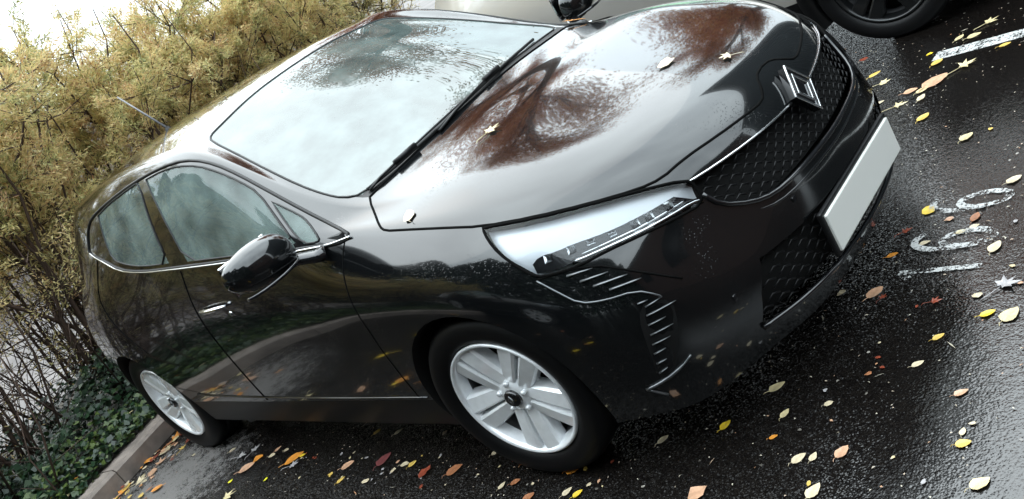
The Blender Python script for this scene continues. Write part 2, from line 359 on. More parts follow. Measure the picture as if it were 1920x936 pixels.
# outlines measured on the car: side ones in (x, z), top ones in (x, y), front ones in (y, z)
xz = lambda P: [(p[0], p[2]) for p in P]
DLO = xz(FEAT['dlo'])
PR = [(-2.20, 1.29), (-2.035, 1.315), (-1.71, 1.340), (-1.64, 1.342), (-1.60, 1.174), (-1.553, 1.024), (-1.808, 1.040), (-1.98, 1.063), (-2.138, 1.099), (-2.175, 1.188)]
PF = [(-1.562, 1.340), (-1.401, 1.342), (-1.272, 1.331), (-1.142, 1.301), (-1.027, 1.256), (-.904, 1.196), (-.805, 1.139), (-.700, 1.043), (-.615, .962), (-.85, .970), (-1.1, .988), (-1.39, 1.010), (-1.46, 1.172)]
PQ = [(-.738, 1.097), (-.611, 1.026), (-.572, 1.000), (-.505, .948), (-.510, .940), (-.575, .951), (-.645, 1.010)]
HL = xz(FEAT['headlight'])
GAP = [(-.365, .616), (-.327, .655), (-.234, .732), (-.202, .745), (-.12, .744), (.047, .741), (.192, .731), (.34, .686), (.467, .615), (.573, .534), (.619, .484), (.655, .417), (.707, .309), (.742, .199), (.757, .125), (.748, .09), (.724, .05), (.720, 0)]
HOODREAR = [(-.365, .616), (-.338, .45), (-.322, .25), (-.315, 0)]
WSS = [(-1.215, .50), (-1.181, .531), (-.987, .571), (-.834, .600), (-.67, .626), (-.546, .636), (-.47, .634), (-.405, .607)]
WST = [(-1.235, 0), (-1.232, .25), (-1.222, .45)]
WSB = [(-.385, .50), (-.355, .3), (-.345, 0)]
def sym(half):   # half outline from y=0 round to y=0, right then left
    return half + [(x, -y) for x, y in half[::-1] if abs(y) > 1e-6]
WS = sym(WST + WSS + WSB)
HOOD = sym([(-.315, 0), (-.322, .25), (-.338, .45)] + GAP)
GR = [(0, .674), (.059, .676), (.154, .681), (.273, .689), (.384, .697), (.452, .702), (.462, .65), (.44, .612), (.382, .570), (.321, .550), (.232, .547), (.097, .548), (0, .548)]
LG = [(0, .44), (.30, .435), (.46, .445), (.50, .36), (.52, .27), (.40, .262), (.2, .258), (0, .258)]
def symyz(P): return P + [(-y, z) for y, z in P[::-1] if abs(y) > 1e-6]
GRP, LGP = symyz(GR), symyz(LG)
DF = [(-.385, .93), (-.403, .86), (-.405, .80), (-.405, .40), (-.405, .345), (-1.45, .345), (-1.475, .45), (-1.475, 1.02), (-1.475, 1.06), (-.385, 1.06)]
DR = [(-1.475, 1.06), (-1.475, 1.0), (-1.475, .345), (-2.10, .345), (-2.155, .42), (-2.19, .56), (-2.22, .655), (-2.362, .78), (-2.461, .879), (-2.497, .96), (-2.424, 1.05), (-2.36, 1.12), (-2.30, 1.2)]
WC = ((0.0, .312), (-2.583, .312)); WR = .345
def circ(c, r, n=40): return [(c[0] + r * math.cos(2 * math.pi * i / n), c[1] + r * math.sin(2 * math.pi * i / n)) for i in range(n)]
BUMP = [(.30, .50), (.335, .60), (.352, .692), (.47, .67), (.60, .66), (.70, .63), (.9, .63), (.9, .1), (.20, .1)]
CUT = [  # name, chart, outline, predicate on face centre
 ('dlo', 'xz', DLO, lambda c: abs(c.y) > .6 and c.z > .85),
 ('pr', 'xz', PR, lambda c: abs(c.y) > .6 and c.z > .85),
 ('pf', 'xz', PF, lambda c: abs(c.y) > .6 and c.z > .85),
 ('pq', 'xz', PQ, lambda c: abs(c.y) > .6 and c.z > .85),
 ('hl', 'xz', HL, lambda c: abs(c.y) > .4 and c.x > .1 and c.z > .6),
 ('df', 'xz', DF, lambda c: abs(c.y) > .6),
 ('dr', 'xz', DR, lambda c: abs(c.y) > .6),
 ('w0', 'xz', circ(WC[0], WR), lambda c: abs(c.y) > .6),
 ('w1', 'xz', circ(WC[1], WR), lambda c: abs(c.y) > .6),
 ('sill', 'xz', [(-2.25, .335), (-.32, .335), (-.32, .1), (-2.25, .1)], lambda c: abs(c.y) > .6),
 ('ws', 'xy', WS, lambda c: c.z > .9),
 ('hood', 'xy', HOOD, lambda c: c.z > .66 and c.x > -.5),
 ('gr', 'yz', GRP, lambda c: c.x > .5),
 ('lg', 'yz', LGP, lambda c: c.x > .5),
 ('bump', 'xz', BUMP, lambda c: c.x > .1 and c.z < .72),
]
AX = {'xz': (0, 2), 'xy': (0, 1), 'yz': (1, 2)}
def build_car(name, paint, parts='full'):
    root = empty(name)
    bm = bmesh.new(); vs = [bm.verts.new(v) for v in V3]
    for f in F3:
        ff = [vs[i] for i in f]; bm.faces.new(ff[::-1] if FLIP else ff)
    for nm, ch, P, pred in CUT:
        a, b = AX[ch]
        cand = [f for f in bm.faces if pred(f.calc_center_median())]
        lo = (min(p[0] for p in P) - .06, min(p[1] for p in P) - .06); hi = (max(p[0] for p in P) + .06, max(p[1] for p in P) + .06)
        for i in range(len(P)):
            p, q = P[i], P[(i + 1) % len(P)]
            if math.hypot(p[0] - q[0], p[1] - q[1]) < 1e-5: continue
            x0, x1 = min(p[0], q[0]) - .002, max(p[0], q[0]) + .002; y0, y1 = min(p[1], q[1]) - .002, max(p[1], q[1]) + .002
            sel = []
            for f in bm.faces:
                vv = [v.co for v in f.verts]
                if max(v[a] for v in vv) < x0 or min(v[a] for v in vv) > x1 or max(v[b] for v in vv) < y0 or min(v[b] for v in vv) > y1: continue
                if pred(f.calc_center_median()): sel.append(f)
            if not sel: continue
            es = set(e for f in sel for e in f.edges); vv = set(v for f in sel for v in f.verts)
            no = [0, 0, 0]; no[a] = q[1] - p[1]; no[b] = -(q[0] - p[0]); co = [0, 0, 0]; co[a] = p[0]; co[b] = p[1]
            bmesh.ops.bisect_plane(bm, geom=list(vv) + list(es) + sel, dist=1e-5, plane_co=co, plane_no=Vector(no).normalized())
    groups = {}
    for f in bm.faces:
        c = f.calc_center_median(); x, y, z = c; ay = abs(y); g = 'shell'
        side = 'R' if y < 0 else 'L'
        if ay > .6 and (inpoly(circ(WC[0], WR), x, z) or inpoly(circ(WC[1], WR), x, z)): continue
        if ay > .6 and z > .85 and inpoly(DLO, x, z):
            g = 'trim' + side
            for k, P in (('gr', PR), ('gf', PF), ('gq', PQ)):
                if inpoly(P, x, z): g = k + side
        elif z > .9 and inpoly(WS, x, y): g = 'ws'
        elif x > -.5 and z > .9 and ay < .62 and x < -.2 and not inpoly(HOOD, x, y) and x > -.45 and not inpoly(WS, x, y): g = 'cowl'
        elif z > .66 and x > -.5 and inpoly(HOOD, x, y): g = 'hood'
        elif ay > .4 and x > .1 and z > .6 and inpoly(HL, x, z): g = 'hl' + side
        elif x > .5 and inpoly(GRP, y, z): g = 'grille'
        elif x > .5 and inpoly(LGP, y, z): g = 'lowg'
        elif ay > .6 and z < .335 and -2.25 < x < -.32: g = 'sill' + side
        elif ay > .6 and z < 1.2 and inpoly(DF, x, z): g = 'df' + side
        elif ay > .6 and z < 1.2 and inpoly(DR, x, z): g = 'dr' + side
        elif x > .1 and z < .72 and inpoly(BUMP, x, z): g = 'bumper'
        groups.setdefault(g, []).append(f)
    NM = {'shell': ('body_shell', paint), 'ws': ('windscreen', M['wind']), 'hood': ('bonnet', paint), 'cowl': ('cowl', M['plastic']), 'grille': ('grille', M['dark']), 'lowg': ('lower_grille', M['dark']),
          'bumper': ('front_bumper', paint), 'trim': ('window_surround', M['gloss']), 'gr': ('rear_side_window', M['glass']), 'gf': ('front_side_window', M['glass']), 'gq': ('quarter_window', M['glass']),
          'hl': ('headlight', M['lampglass']), 'df': ('front_door', paint), 'dr': ('rear_door', paint), 'sill': ('sill_trim', M['plastic'])}
    res = {}
    for g, fs in groups.items():
        key = g[:-1] if g[-1] in 'RL' else g
        nm, m = NM[key]; ids = {}; V = []; F = []; NN = []
        off = {'grille': -.035, 'lowg': -.03}.get(key, 0)
        for f in fs:
            ff = []
            for v in f.verts:
                if v.index not in ids or True:
                    kx = (round(v.co.x, 6), round(v.co.y, 6), round(v.co.z, 6))
                    if kx not in ids:
                        ids[kx] = len(V); loc, _, i, _ = TREE.find_nearest(v.co); n = nrm(loc, i); V.append(v.co + n * off); NN.append(n)
                    ff.append(ids[kx])
            if len(set(ff)) >= 3: F.append(tuple(dict.fromkeys(ff)))
        o = pymesh(nm, V, F, m, root, True, None, None)
        me = o.data
        me.normals_split_custom_set_from_vertices([tuple(n) for n in NN]) if len(me.vertices) == len(NN) else None
        res[g] = o
    bm.free()
    return root, res
def smooth_xz(P, side=-1):
    return None

# ---------------------------------------------------------------- wheels
def wheel(root, c, outward, steer=0, rimm=None, phase=52, R=.312, rr=.214, spokes=5, dark=False):
    """c: hub face centre; built with the outer face towards -Y"""
    rimm = rimm or M['silver']; k = rr / .214
    b = MB(); b.lathe([(.02, .09), (rr - .03, .09), (rr - .03, .11), (.02, .11)], 40, closed=True)      # brake disc and hub seen through the openings
    b.lathe([(.001, .05), (.06, .05), (.065, .09)], 24)
    o = b.build('wheel', M['dark'], root)
    o.location = c; o.rotation_euler = (0, 0, steer if outward < 0 else steer + math.pi)
    t = MB(); w_ = .195
    prof = [(rr + .002, .03), (rr + .006, .004), (rr + .012, -.004), (rr + .03, -.012), (rr + .055, -.014), (R - .022, -.010), (R - .010, .004), (R - .003, .018)]
    for i in range(4):
        y = .032 + i * .040; prof += [(R, y), (R, y + .031), (R - .007, y + .033), (R - .007, y + .038)]
    prof += [(R - .003, w_), (R - .02, w_ + .012), (rr + .01, w_), (rr + .002, w_ - .02)]
    t.lathe(prof, 96); t.build('tyre', M['tyre'], o)
    r = MB()
    r.lathe([(rr + .004, .006), (rr + .003, -.004), (rr - .003, -.006), (rr - .009, -.001), (rr - .013, .012), (rr - .016, .03), (rr - .020, .045)], 72)
    br = MB(); br.lathe([(rr - .019, .044), (rr - .022, .10), (rr - .022, .17)], 60); br.build('rim_barrel', M['barrel'], o)
    # face: five pairs of broad spokes around a dished hub
    hub = .050 * k
    for s in range(spokes):
        th = rad(phase + s * 360 / spokes)
        for sd in (-1, 1):
            a_in = th + sd * rad(33); a_out = th + sd * rad(11.2)
            w_in, w_out = .0225 * k, .0335 * k
            P0 = (hub * .9 * math.cos(a_in), hub * .9 * math.sin(a_in)); P1 = ((rr - .010) * math.cos(a_out), (rr - .010) * math.sin(a_out))
            dx, dz = P1[0] - P0[0], P1[1] - P0[1]; l = math.hypot(dx, dz); dx /= l; dz /= l; nx, nz = -dz, dx
            V = []; F = []; n = 8
            for i in range(n + 1):
                f = i / n; wd = w_in * (1 - f) + w_out * f; x = P0[0] + dx * l * f; z = P0[1] + dz * l * f
                y = .006 + .016 * math.sin(math.pi * f * .9) * .6 + .002; y = .004 + .018 * (1 - f) ** 1.5
                inner = sd * -1   # side towards the slot
                # cross section: flank, crest near the slot, sloping face, flank
                for q, (off, yy) in enumerate([(-inner * -wd, y + .045), (inner * wd * .95, y + .002), (inner * wd * .70, y - .003), (-inner * wd * .80, y + .004), (-inner * wd, y + .014), (-inner * wd * 1.04, y + .05)]):
                    if q == 0: off = inner * wd
                    V.append((x + nx * off, yy, z + nz * off))
            for i in range(n):
                for j in range(5): F.append((i * 6 + j, i * 6 + j + 1, (i + 1) * 6 + j + 1, (i + 1) * 6 + j))
            r.add(V, F)
        # sloping web between neighbouring pairs, from the hub down into the rim
        a0 = th + rad(25); a1 = th + rad(360 / spokes - 25); V = []; F = []; n = 6; ra = .05 * k, .118 * k
        for i in range(n + 1):
            f = i / n
            for j in range(7):
                a = (th + rad(16)) * (1 - j / 6) + (th + rad(360 / spokes - 16)) * (j / 6); rad_ = ra[0] + (ra[1] - ra[0]) * f * (1 - .25 * (1 - abs(j / 3 - 1)))
                V.append((rad_ * math.cos(a), .016 + .034 * f ** 1.3, rad_ * math.sin(a)))
        for i in range(n):
            for j in range(6): F.append((i * 7 + j, i * 7 + j + 1, (i + 1) * 7 + j + 1, (i + 1) * 7 + j))
        r.add(V, F, True)
    r.lathe([(.001, .010), (.040 * k, .010), (.052 * k, .016), (.062 * k, .03)], 40)
    r.build('rim', rimm, o)
    for s in range(5):
        a = rad(phase + 36 + s * 72); x, z = .052 * math.cos(a), .052 * math.sin(a)
        nb = MB(); nb.lathe([(.001, .004), (.008, .004), (.009, .012), (.009, .03)], 6, c=(x, 0, z)); nb.build('wheel_nut', rimm, o)
    cb = MB(); cb.lathe([(.001, -.0045), (.024, -.004), (.029, -.001), (.031, .008), (.031, .012)], 32); co = cb.build('centre_cap', M['gloss'], o)
    eb = MB()
    if not dark:
        rhomb(eb, (0, -.0065, 0), (0, 0, 1), (1, 0, 0), .018, .011, .0016, .0015)
        eb.build('cap_emblem', M['chrome'], o)
    return o
def rhomb(mb, c, up, rt, H, W, t, d):
    """two nested open diamonds made of flat bars, facing across up x right"""
    c = Vector(c); up = Vector(up).normalized(); rt = Vector(rt).normalized(); no = rt.cross(up)
    for s in (1.0, .62):
        P = [c + up * H * s, c + rt * W * s, c - up * H * s, c - rt * W * s]
        Q = [c + up * (H * s - t * 2.1), c + rt * (W * s - t * 1.35), c - up * (H * s - t * 2.1), c - rt * (W * s - t * 1.35)]
        for i in range(4):
            a, b = P[i], P[(i + 1) % 4]; e, f = Q[i], Q[(i + 1) % 4]
            V = [a, b, f, e]; V = [v - no * d for v in V] + [v + no * d for v in V]
            mb.add(V, [(0, 1, 2, 3), (7, 6, 5, 4), (0, 4, 5, 1), (2, 6, 7, 3), (1, 5, 6, 2), (0, 3, 7, 4)])

M['rodgrey'] = mat('antenna_grey', (.16, .16, .17), .35); M['blade'] = mat('blade_silver', (.20, .21, .22), .3, .8); M['barrel'] = mat('rim_barrel_grey', (.10, .10, .105), .5, .3)  # barrel darker than the rim: shade of the spoke openings in its colour
# ---------------------------------------------------------------- the black hatchback
root, res = build_car('parked_car', M['paint'])
tag(root, 'wet black five door hatchback filling the picture, with leaves on its bonnet', 'car')
car = root
for sgn, key in ((-1, 'R'), (1, 'L')):
    mm = (lambda P: P) if sgn < 0 else mir
    # side glass rubber and bright waist line
    tb = MB()
    dl = [(p[0], -abs(p[1]), p[2]) for p in FEAT['dlo']]
    tb.tube(onskin(mm(dl), .02, .001, True), .0065, 6, True)
    sur = res['trim' + key]
    tb.build('window_seal', M['rubber'], sur)
    ch = MB(); ch.tube(onskin(mm([(-.36, -.758, .915), (-.47, -.785, .920), (-.60, -.8, .934), (-1.07, -.816, .965), (-1.48, -.815, .993), (-1.86, -.808, 1.018), (-2.095, -.79, 1.047), (-2.267, -.762, 1.103), (-2.37, -.745, 1.13), (-2.45, -.73, 1.16)]), .02, .006), .0045, 6)
    ch.build('waist_strip', M['chrome'], sur)
    for P, g in ((PR, 'gr'), (PF, 'gf'), (PQ, 'gq')):
        e = MB(); pts = [side_pt(x, z, sgn) for x, z in P]; e.tube(onskin(pts, .02, .0015, True), .0036, 6, True); e.build('glass_seal', M['rubber'], res[g + key])
    for nm, P, own in (('door_gap', [(-.385, .925), (-.403, .86), (-.405, .80), (-.405, .40), (-.41, .345)], 'df'), ('door_gap', [(-1.475, .985), (-1.475, .345)], 'df'),
                       ('door_gap', [(-2.36, 1.12), (-2.424, 1.05), (-2.497, .96), (-2.461, .879), (-2.362, .78), (-2.22, .655)], 'dr')):
        g = MB(); pts = [side_pt(x, z, sgn) for x, z in P]; g.tube(onskin(pts, .02, .0002), .0030, 6, flat=.6); g.build(nm, M['gap'], res[own + key])
    # light catching edge beside the rear door gap
    # headlight: inner housing, light guides, modules
    hl = res['hl' + key]; hp = mm([tuple(p) for p in FEAT['headlight']])
    g = MB(); g.tube(onskin(hp, .015, .0, True), .0045, 6, True); g.build('headlight_seal', M['gap'], hl)
    hb = [f for f in hl.data.polygons]; V = []; 
    for v in hl.data.vertices:
        s_, n = snap(v.co); V.append(s_ - n * .030)
    F = [tuple(p.vertices) for p in hl.data.polygons]
    mi = []
    strip = [(x, z) for x, _, z in FEAT['hl_mod']]
    def below(x, z):
        return False
        zz = np.interp(x, [s[0] for s in strip], [s[1] for s in strip]); return z < zz + .004
    for p in hl.data.polygons: mi.append(1 if below(p.center.x, p.center.z) else 0)
    pymesh('lamp_housing', V, F, [M['lampin'], M['lampdark']], hl, True, mi)
    st = MB(); st.tube(onskin(mm([tuple(p) for p in FEAT['hl_strip']]), .015, -.008), .0075, 8); st.tube(onskin(mm([(x - .01, y, z + .012) for x, y, z in FEAT['hl_strip'][:-1]]), .015, -.014), .004, 6); st.build('daytime_light_strip', M['chrome'], hl)
    up_ = onskin(mm([(.345, -.785, .728)] + [(x, y, z + .016) for x, y, z in FEAT['hl_mod']]), .012, -.010); lo_ = onskin(mm([(.352, -.792, .700), (.40, -.772, .692)] + [tuple(p) for p in FEAT['hl_strip']]), .012, -.010); nn = 40
    V = []; F = []
    for i in range(nn + 1): V += [up_[int(i * (len(up_) - 1) / nn)], lo_[int(i * (len(lo_) - 1) / nn)]]
    for i in range(nn): F.append((2 * i, 2 * i + 1, 2 * i + 3, 2 * i + 2))
    pymesh('lamp_bezel', V, F, M['lampdark'], hl)
    ml = onskin(mm([tuple(p) for p in FEAT['hl_mod']]), .01, -.007)
    k = len(ml)
    for i in range(7):
        a = ml[int((i + .4) * k / 7.3)]; b = ml[min(k - 1, int((i + .4) * k / 7.3) + 2)]; t = (b - a).normalized(); n = snap(a)[1]; u = n.cross(t).normalized()
        hgt = .011 if i in (2, 3) else .017
        A = [a - u * hgt * .7, a + u * hgt * .7, a + t * .022 + u * hgt * .6, a + t * .022 - u * hgt * .6]; c = sum(A, Vector()) / 4 - n * .006
        md = MB(); md.add(A + [c], [(0, 1, 4), (1, 2, 4), (2, 3, 4), (3, 0, 4)]); md.build('lamp_reflector', M['chrome'], hl)
    # front corner: bumper seam, frame line, slatted light blades and air curtain
    bmp = res['bumper']
    g = MB(); g.tube(onskin(mm([tuple(p) for p in FEAT['upper_line']]), .02, .0003), .003, 6); g.build('seam', M['gap'], bmp)
    P = onskin(mm([tuple(p) for p in FEAT['frame_line']] + [(.605, -.69, .515)]), .015, .001); g = MB(); g.tube(P, .0028, 6); g.build('blade_frame', M['blade'], bmp)
    bars = FEAT['bars']
    for i in range(0, len(bars), 2):
        a, b = (Vector(q) for q in mm([tuple(bars[i]), tuple(bars[i + 1])])); pts = onskin([a, a.lerp(b, .5), b], .02, .002, smooth=0)
        r0 = .0055 if i < 8 else .0045
        g = MB(); g.tube(pts, [r0] * (len(pts) // 2) + [r0 * .8] * (len(pts) - len(pts) // 2 - 1) + [r0 * .35], 6, flat=.5)
        g.build('light_blade', M['blade'], bmp)
    cp = mm([(.575, -.728, .525), (.620, -.675, .50), (.608, -.695, .42), (.578, -.73, .335), (.55, -.755, .30), (.525, -.77, .31), (.545, -.765, .42), (.555, -.75, .50)])
    g = MB(); cs = [snap(p, .0012) for p in onskin(cp, .03, 0, True)]; cc_ = sum((p for p, n in cs), Vector()) / len(cs); cc_, cn = snap(cc_, .0012)
    g.add([p for p, n in cs] + [cc_], [(i, (i + 1) % len(cs), len(cs)) for i in range(len(cs))]); g.build('air_curtain', M['dark'], bmp)
    g = MB(); g.tube(onskin(mm([(.48, -.785, .292), (.537, -.756, .302), (.58, -.724, .318), (.60, -.70, .335)]), .015, .004), [.005] * 6 + [.003] * 30, 6); g.tube(onskin(mm([(.482, -.785, .291), (.512, -.757, .248)]), .01, .003), .004, 6); g.build('corner_fin', M['blade'], bmp)
    # sill crease
    g = MB(); g.tube(onskin([(-.36, sgn * .87, .348), (-1.0, sgn * .87, .352), (-1.95, sgn * .87, .372), (-2.1, sgn * .87, .39)], .05, .001), .0055, 6, flat=.6); g.build('sill_moulding', M['gloss'], res['sill' + key])
    # wheel arches: lips and liners
    for (cx, cz) in WC:
        ring = []; 
        for i in range(41):
            a = rad(-8 + 196 * i / 40); p = (cx + WR * math.cos(a), sgn * .87, cz + WR * math.sin(a)); ring.append(snap(p)[0])
        V = []; F = []
        for i, p in enumerate(ring):
            q = Vector((cx, p.y, cz)); d = (p - q).normalized()
            V += [p, p - Vector((0, sgn * .006, 0)) - d * .006, p - Vector((0, sgn * .03, 0)) - d * .008, p - Vector((0, sgn * .28, 0)) + d * .02]
        for i in range(40):
            for j in range(3): F.append((i * 4 + j, i * 4 + j + 1, i * 4 + j + 5, i * 4 + j + 4))
        pymesh('wheel_arch_liner', V, F, M['dark'], res['shell'], True)
    # door handle of the front door, with the lock beneath
    h0, hn = snap((-1.30, sgn * .87, .822))
    g = MB(); P = []; 
    for i in range(11):
        f = i / 10; x = -1.405 + .21 * f; p, n = snap((x, sgn * .87, .822), .006 + .030 * math.sin(math.pi * min(1, max(0, f))) ** .5); P.append(p)
    g.tube(P, [.008, .0115, .013, .0135, .0135, .0135, .0135, .013, .0125, .011, .007], 10, flat=.75); g.build('door_handle', M['chrome'], res['df' + key])  # chrome finish stands in for sky mirrored on the handle
    g = MB(); p, n = snap((-1.20, sgn * .87, .785), .003); g.lathe([(.001, -.004), (.009, -.004), (.011, .003)], 16, c=p); g.build('door_lock', M['chrome'], res['df' + key])
    # mirror
    mx, my, mz = -.585, sgn * -.985 * -1 * 1.0, .985
    my = sgn * .975; mz = 1.0; mx = -.565
    V = []; F = []; nu, nv = 40, 28
    for i in range(nu):
        u = 2 * math.pi * i / nu
        for j in range(nv + 1):
            v = math.pi * j / nv - math.pi / 2
            se = lambda c, e: math.copysign(abs(c) ** e, c)
            # local: a = across the car (long axis), b = up, c = forward
            a = se(math.sin(v), .95); b = se(math.cos(v), .82) * se(math.sin(u), .9); c = se(math.cos(v), .82) * se(math.cos(u), 1.0)
            A = .125 * a; B = .076 * b * (1 - .12 * a); Cc = .075 * c if c > 0 else .030 * c
            Cc *= (1 - .12 * max(0, a) ** 2)
            V.append((mx + Cc + .02 - .30 * (max(0, A) ** 2 / .125) * .6, my + sgn * A, mz + B + .05 * (-A) * -.0 + .012 * a))
    for i in range(nu):
        for j in range(nv): F.append((i * (nv + 1) + j, i * (nv + 1) + j + 1, ((i + 1) % nu) * (nv + 1) + j + 1, ((i + 1) % nu) * (nv + 1) + j))
    if sgn > 0: F = [f[::-1] for f in F]
    mo = pymesh('door_mirror', V, F, M['paint'], root, True)
    g = MB(); g.box((mx - .018 - .02, my, mz + .004), (.004, .098, .055)); g.build('mirror_pane', M['skyline'], mo, bevel=.02)
    g = MB()     # lower black shell and foot to the door
    lo = [(mx + .03 + .065 * math.cos(a) , my + sgn * .108 * math.sin(a), mz - .058) for a in np.linspace(-1.5, 1.5, 16)]
    g.tube(lo, .006, 6)
    g.tube([(mx + .005, my - sgn * .05, mz - .045), (mx + .035, my - sgn * .11, mz - .065), (mx + .08, my - sgn * .145, mz - .085), (mx + .10, my - sgn * .17, mz - .09)], [.034, .032, .034, .045], 12, flat=.62)
    g.build('mirror_foot', M['gloss'], mo)
    # indicator strip edge
g = MB()
hg = [(x, -y) for x, y in GAP]; pts = [snap((x, y, .92 - max(0, x) * .22))[0] for x, y in hg]
def topz(x, y):
    h = TREE.ray_cast(Vector((x, y, 2.5)), Vector((0, 0, -1)));
    return h[0] if h[0] is not None else Vector((x, y, .7))
for s in (1, -1):
    P = [topz(x, s * y) for x, y in GAP]; g.tube(onskin(P, .015, -.0005), .0045, 6, flat=.8)
P = [topz(x, y) for x, y in HOODREAR] ; g.tube(onskin(P, .02, .0), .004, 6); g.tube(onskin(mir(P), .02, .0), .004, 6)
g.build('bonnet_gap', M['gap'], res['hood'])
# fine seam from the mirror triangle along the wing to the headlight is the bonnet gap; windscreen edge
g = MB()
P = [topz(x, y) for x, y in WS]; g.tube(onskin(P, .02, .0005, True), .004, 6, True); g.build('windscreen_seal', M['rubber'], res['ws'])
# black ceramic border inside the glass
def band(half_w, nm):
    V = []; F = []
    P = [topz(x, y) for x, y in chaikin(WS, 1)]; k = len(P); c = Vector((-.8, 0, 1.15))
    for p in P:
        d = (c - p); d.z = 0; d.normalize(); V.append(snap(p, -.004)[0]); V.append(snap(p + d * half_w, -.004)[0])
    for i in range(k): F.append((2 * i, 2 * i + 1, 2 * ((i + 1) % k) + 1, 2 * ((i + 1) % k)))
    pymesh(nm, V, F, M['dark'], res['ws'], True)
band(.035, 'glass_border')
# grilles: chevron mesh, chrome lip, nose
def chevrons(P, sy, sz, ins, mb, size):
    z = min(p[1] for p in P); r = 0
    while z < max(p[1] for p in P):
        y = -.60 + (r % 2) * sy / 2
        while y < .6:
            if inpoly(P, y - size * .4, z) and inpoly(P, y + size * .4, z):
                h = TREE.ray_cast(Vector((1.5, y, z)), Vector((-1, 0, 0)))
                if h[0] is not None:
                    h1 = TREE.ray_cast(Vector((1.5, y - size / 2, z - .004)), Vector((-1, 0, 0)))[0]; h2 = TREE.ray_cast(Vector((1.5, y + size / 2, z - .004)), Vector((-1, 0, 0)))[0]
                    if h1 and h2:
                        hh = h[0] + Vector((ins, 0, .006)); mb.tube([h1 + Vector((ins, 0, 0)), hh, h2 + Vector((ins, 0, 0))], .0027, 4)
            y += sy
        z += sz; r += 1
g = MB(); chevrons(GRP, .048, .016, -.012, g, .034); g.build('grille_mesh', M['plastic'], res['grille'])
g = MB(); chevrons(LGP, .056, .022, -.012, g, .042); g.build('grille_mesh', M['plastic'], res['lowg'])
g = MB()
P = [TREE.ray_cast(Vector((1.5, y, z)), Vector((-1, 0, 0)))[0] for y, z in GRP[:6]]
P = [p for p in P if p]
g.tube([q for q in onskin(P[1:], .015, .003)], .0035, 6); g.tube([q for q in onskin(mir(P[1:]), .015, .003)], .0035, 6); g.build('grille_strip', M['chrome'], res['grille'])
g = MB(); P = [TREE.ray_cast(Vector((1.5, y, z)), Vector((-1, 0, 0)))[0] for y, z in [(.455, .66), (.44, .612), (.382, .57), (.321, .55), (.232, .545), (.097, .545), (0, .545)]]
P = P + mir(P)[::-1][1:]; P = [Vector(p) for p in P]; g.tube(onskin(P, .02, .002), .0075, 8); g.tube([p + Vector((0.004, 0, -.028)) for p in onskin(P, .02, .0)], .005, 6); g.build('grille_frame', M['gloss'], res['grille'])
g = MB(); P = [TREE.ray_cast(Vector((1.5, y, z)), Vector((-1, 0, 0)))[0] for y, z in [(.52, .268), (.40, .258), (.2, .254), (0, .254)]]
P = P + mir(P)[::-1][1:]; g.tube(onskin(P, .02, .006), .008, 8); g.build('bumper_lip', M['gloss'], res['lowg'])
# emblem
eb = MB(); tp, bt = Vector((.779, 0, .765)), Vector((.829, 0, .610)); up = (tp - bt).normalized(); cc0 = (tp + bt) / 2
for s, W in ((1, 1),):
    rhomb(eb, cc0 + Vector((.006, 0, .002)), up, (0, 1, 0), .083, .056, .0054, .003)
em = eb.build('emblem', M['chrome'], root, bevel=.0012)
eb = MB(); no = Vector((0, 1, 0)).cross(up)
P = [cc0 + up * .078 + Vector((.003, 0, 0)), cc0 + Vector((.003, .052, 0)), cc0 - up * .078 + Vector((.003, 0, 0)), cc0 + Vector((.003, -.052, 0))]
eb.add(P + [p - Vector((.022, 0, .005)) for p in P], [(0, 1, 2, 3), (0, 4, 5, 1), (1, 5, 6, 2), (2, 6, 7, 3), (3, 7, 4, 0)]); eb.build('emblem_base', M['gloss'], em)
# number plate: blank sheet in its holder
g = MB(); g.box((.858, 0, .365), (.006, .262, .058)); pl = g.build('number_plate', M['plate'], root, bevel=.003)
g = MB(); g.box((.848, 0, .365), (.008, .275, .070)); g.build('plate_holder', M['plastic'], pl, bevel=.006)
# underbody, bulkheads, so that no daylight shows through
g = MB(); g.box((-1.25, 0, .24), (1.75, .55, .03)); g.box((-.30, 0, .60), (.02, .60, .28)); g.box((.30, 0, .45), (.35, .52, .2)); g.box((-1.3, 0, .30), (.85, .80, .05)); g.build('underbody', M['dark'], root)
# interior
g = MB(); V = []; F = []
prof = [(-.36, .93), (-.50, .95), (-.72, .955), (-.85, .93), (-.90, .86), (-.88, .70), (-.80, .50)]
for i, y in enumerate(np.linspace(-.70, .70, 15)):
    for j, (x, z) in enumerate(prof): V.append((x, y, z + (.03 * math.exp(-((y - .36) / .18) ** 2) if j in (2, 3) else 0) - .05 * abs(y) ** 3))
for i in range(14):
    for j in range(6): F.append((i * 7 + j, i * 7 + j + 1, (i + 1) * 7 + j + 1, (i + 1) * 7 + j))
g.add(V, F, True); ds = g.build('dashboard', M['dash'], root)
g = MB(); ring = [Vector((-.98 + .17 * math.sin(a) * .42, .36 + .18 * math.cos(a), .90 + .17 * math.sin(a) * .9)) for a in np.linspace(0, 2 * math.pi, 25)[:-1]]
g.tube(ring, .013, 8, True); g.tube([(-.98, .20, .89), (-.94, .36, .88), (-.98, .52, .89)], .018, 6); g.tube([(-.94, .36, .88), (-.80, .36, .82)], .03, 8); g.build('steering_wheel', M['plastic'], root)
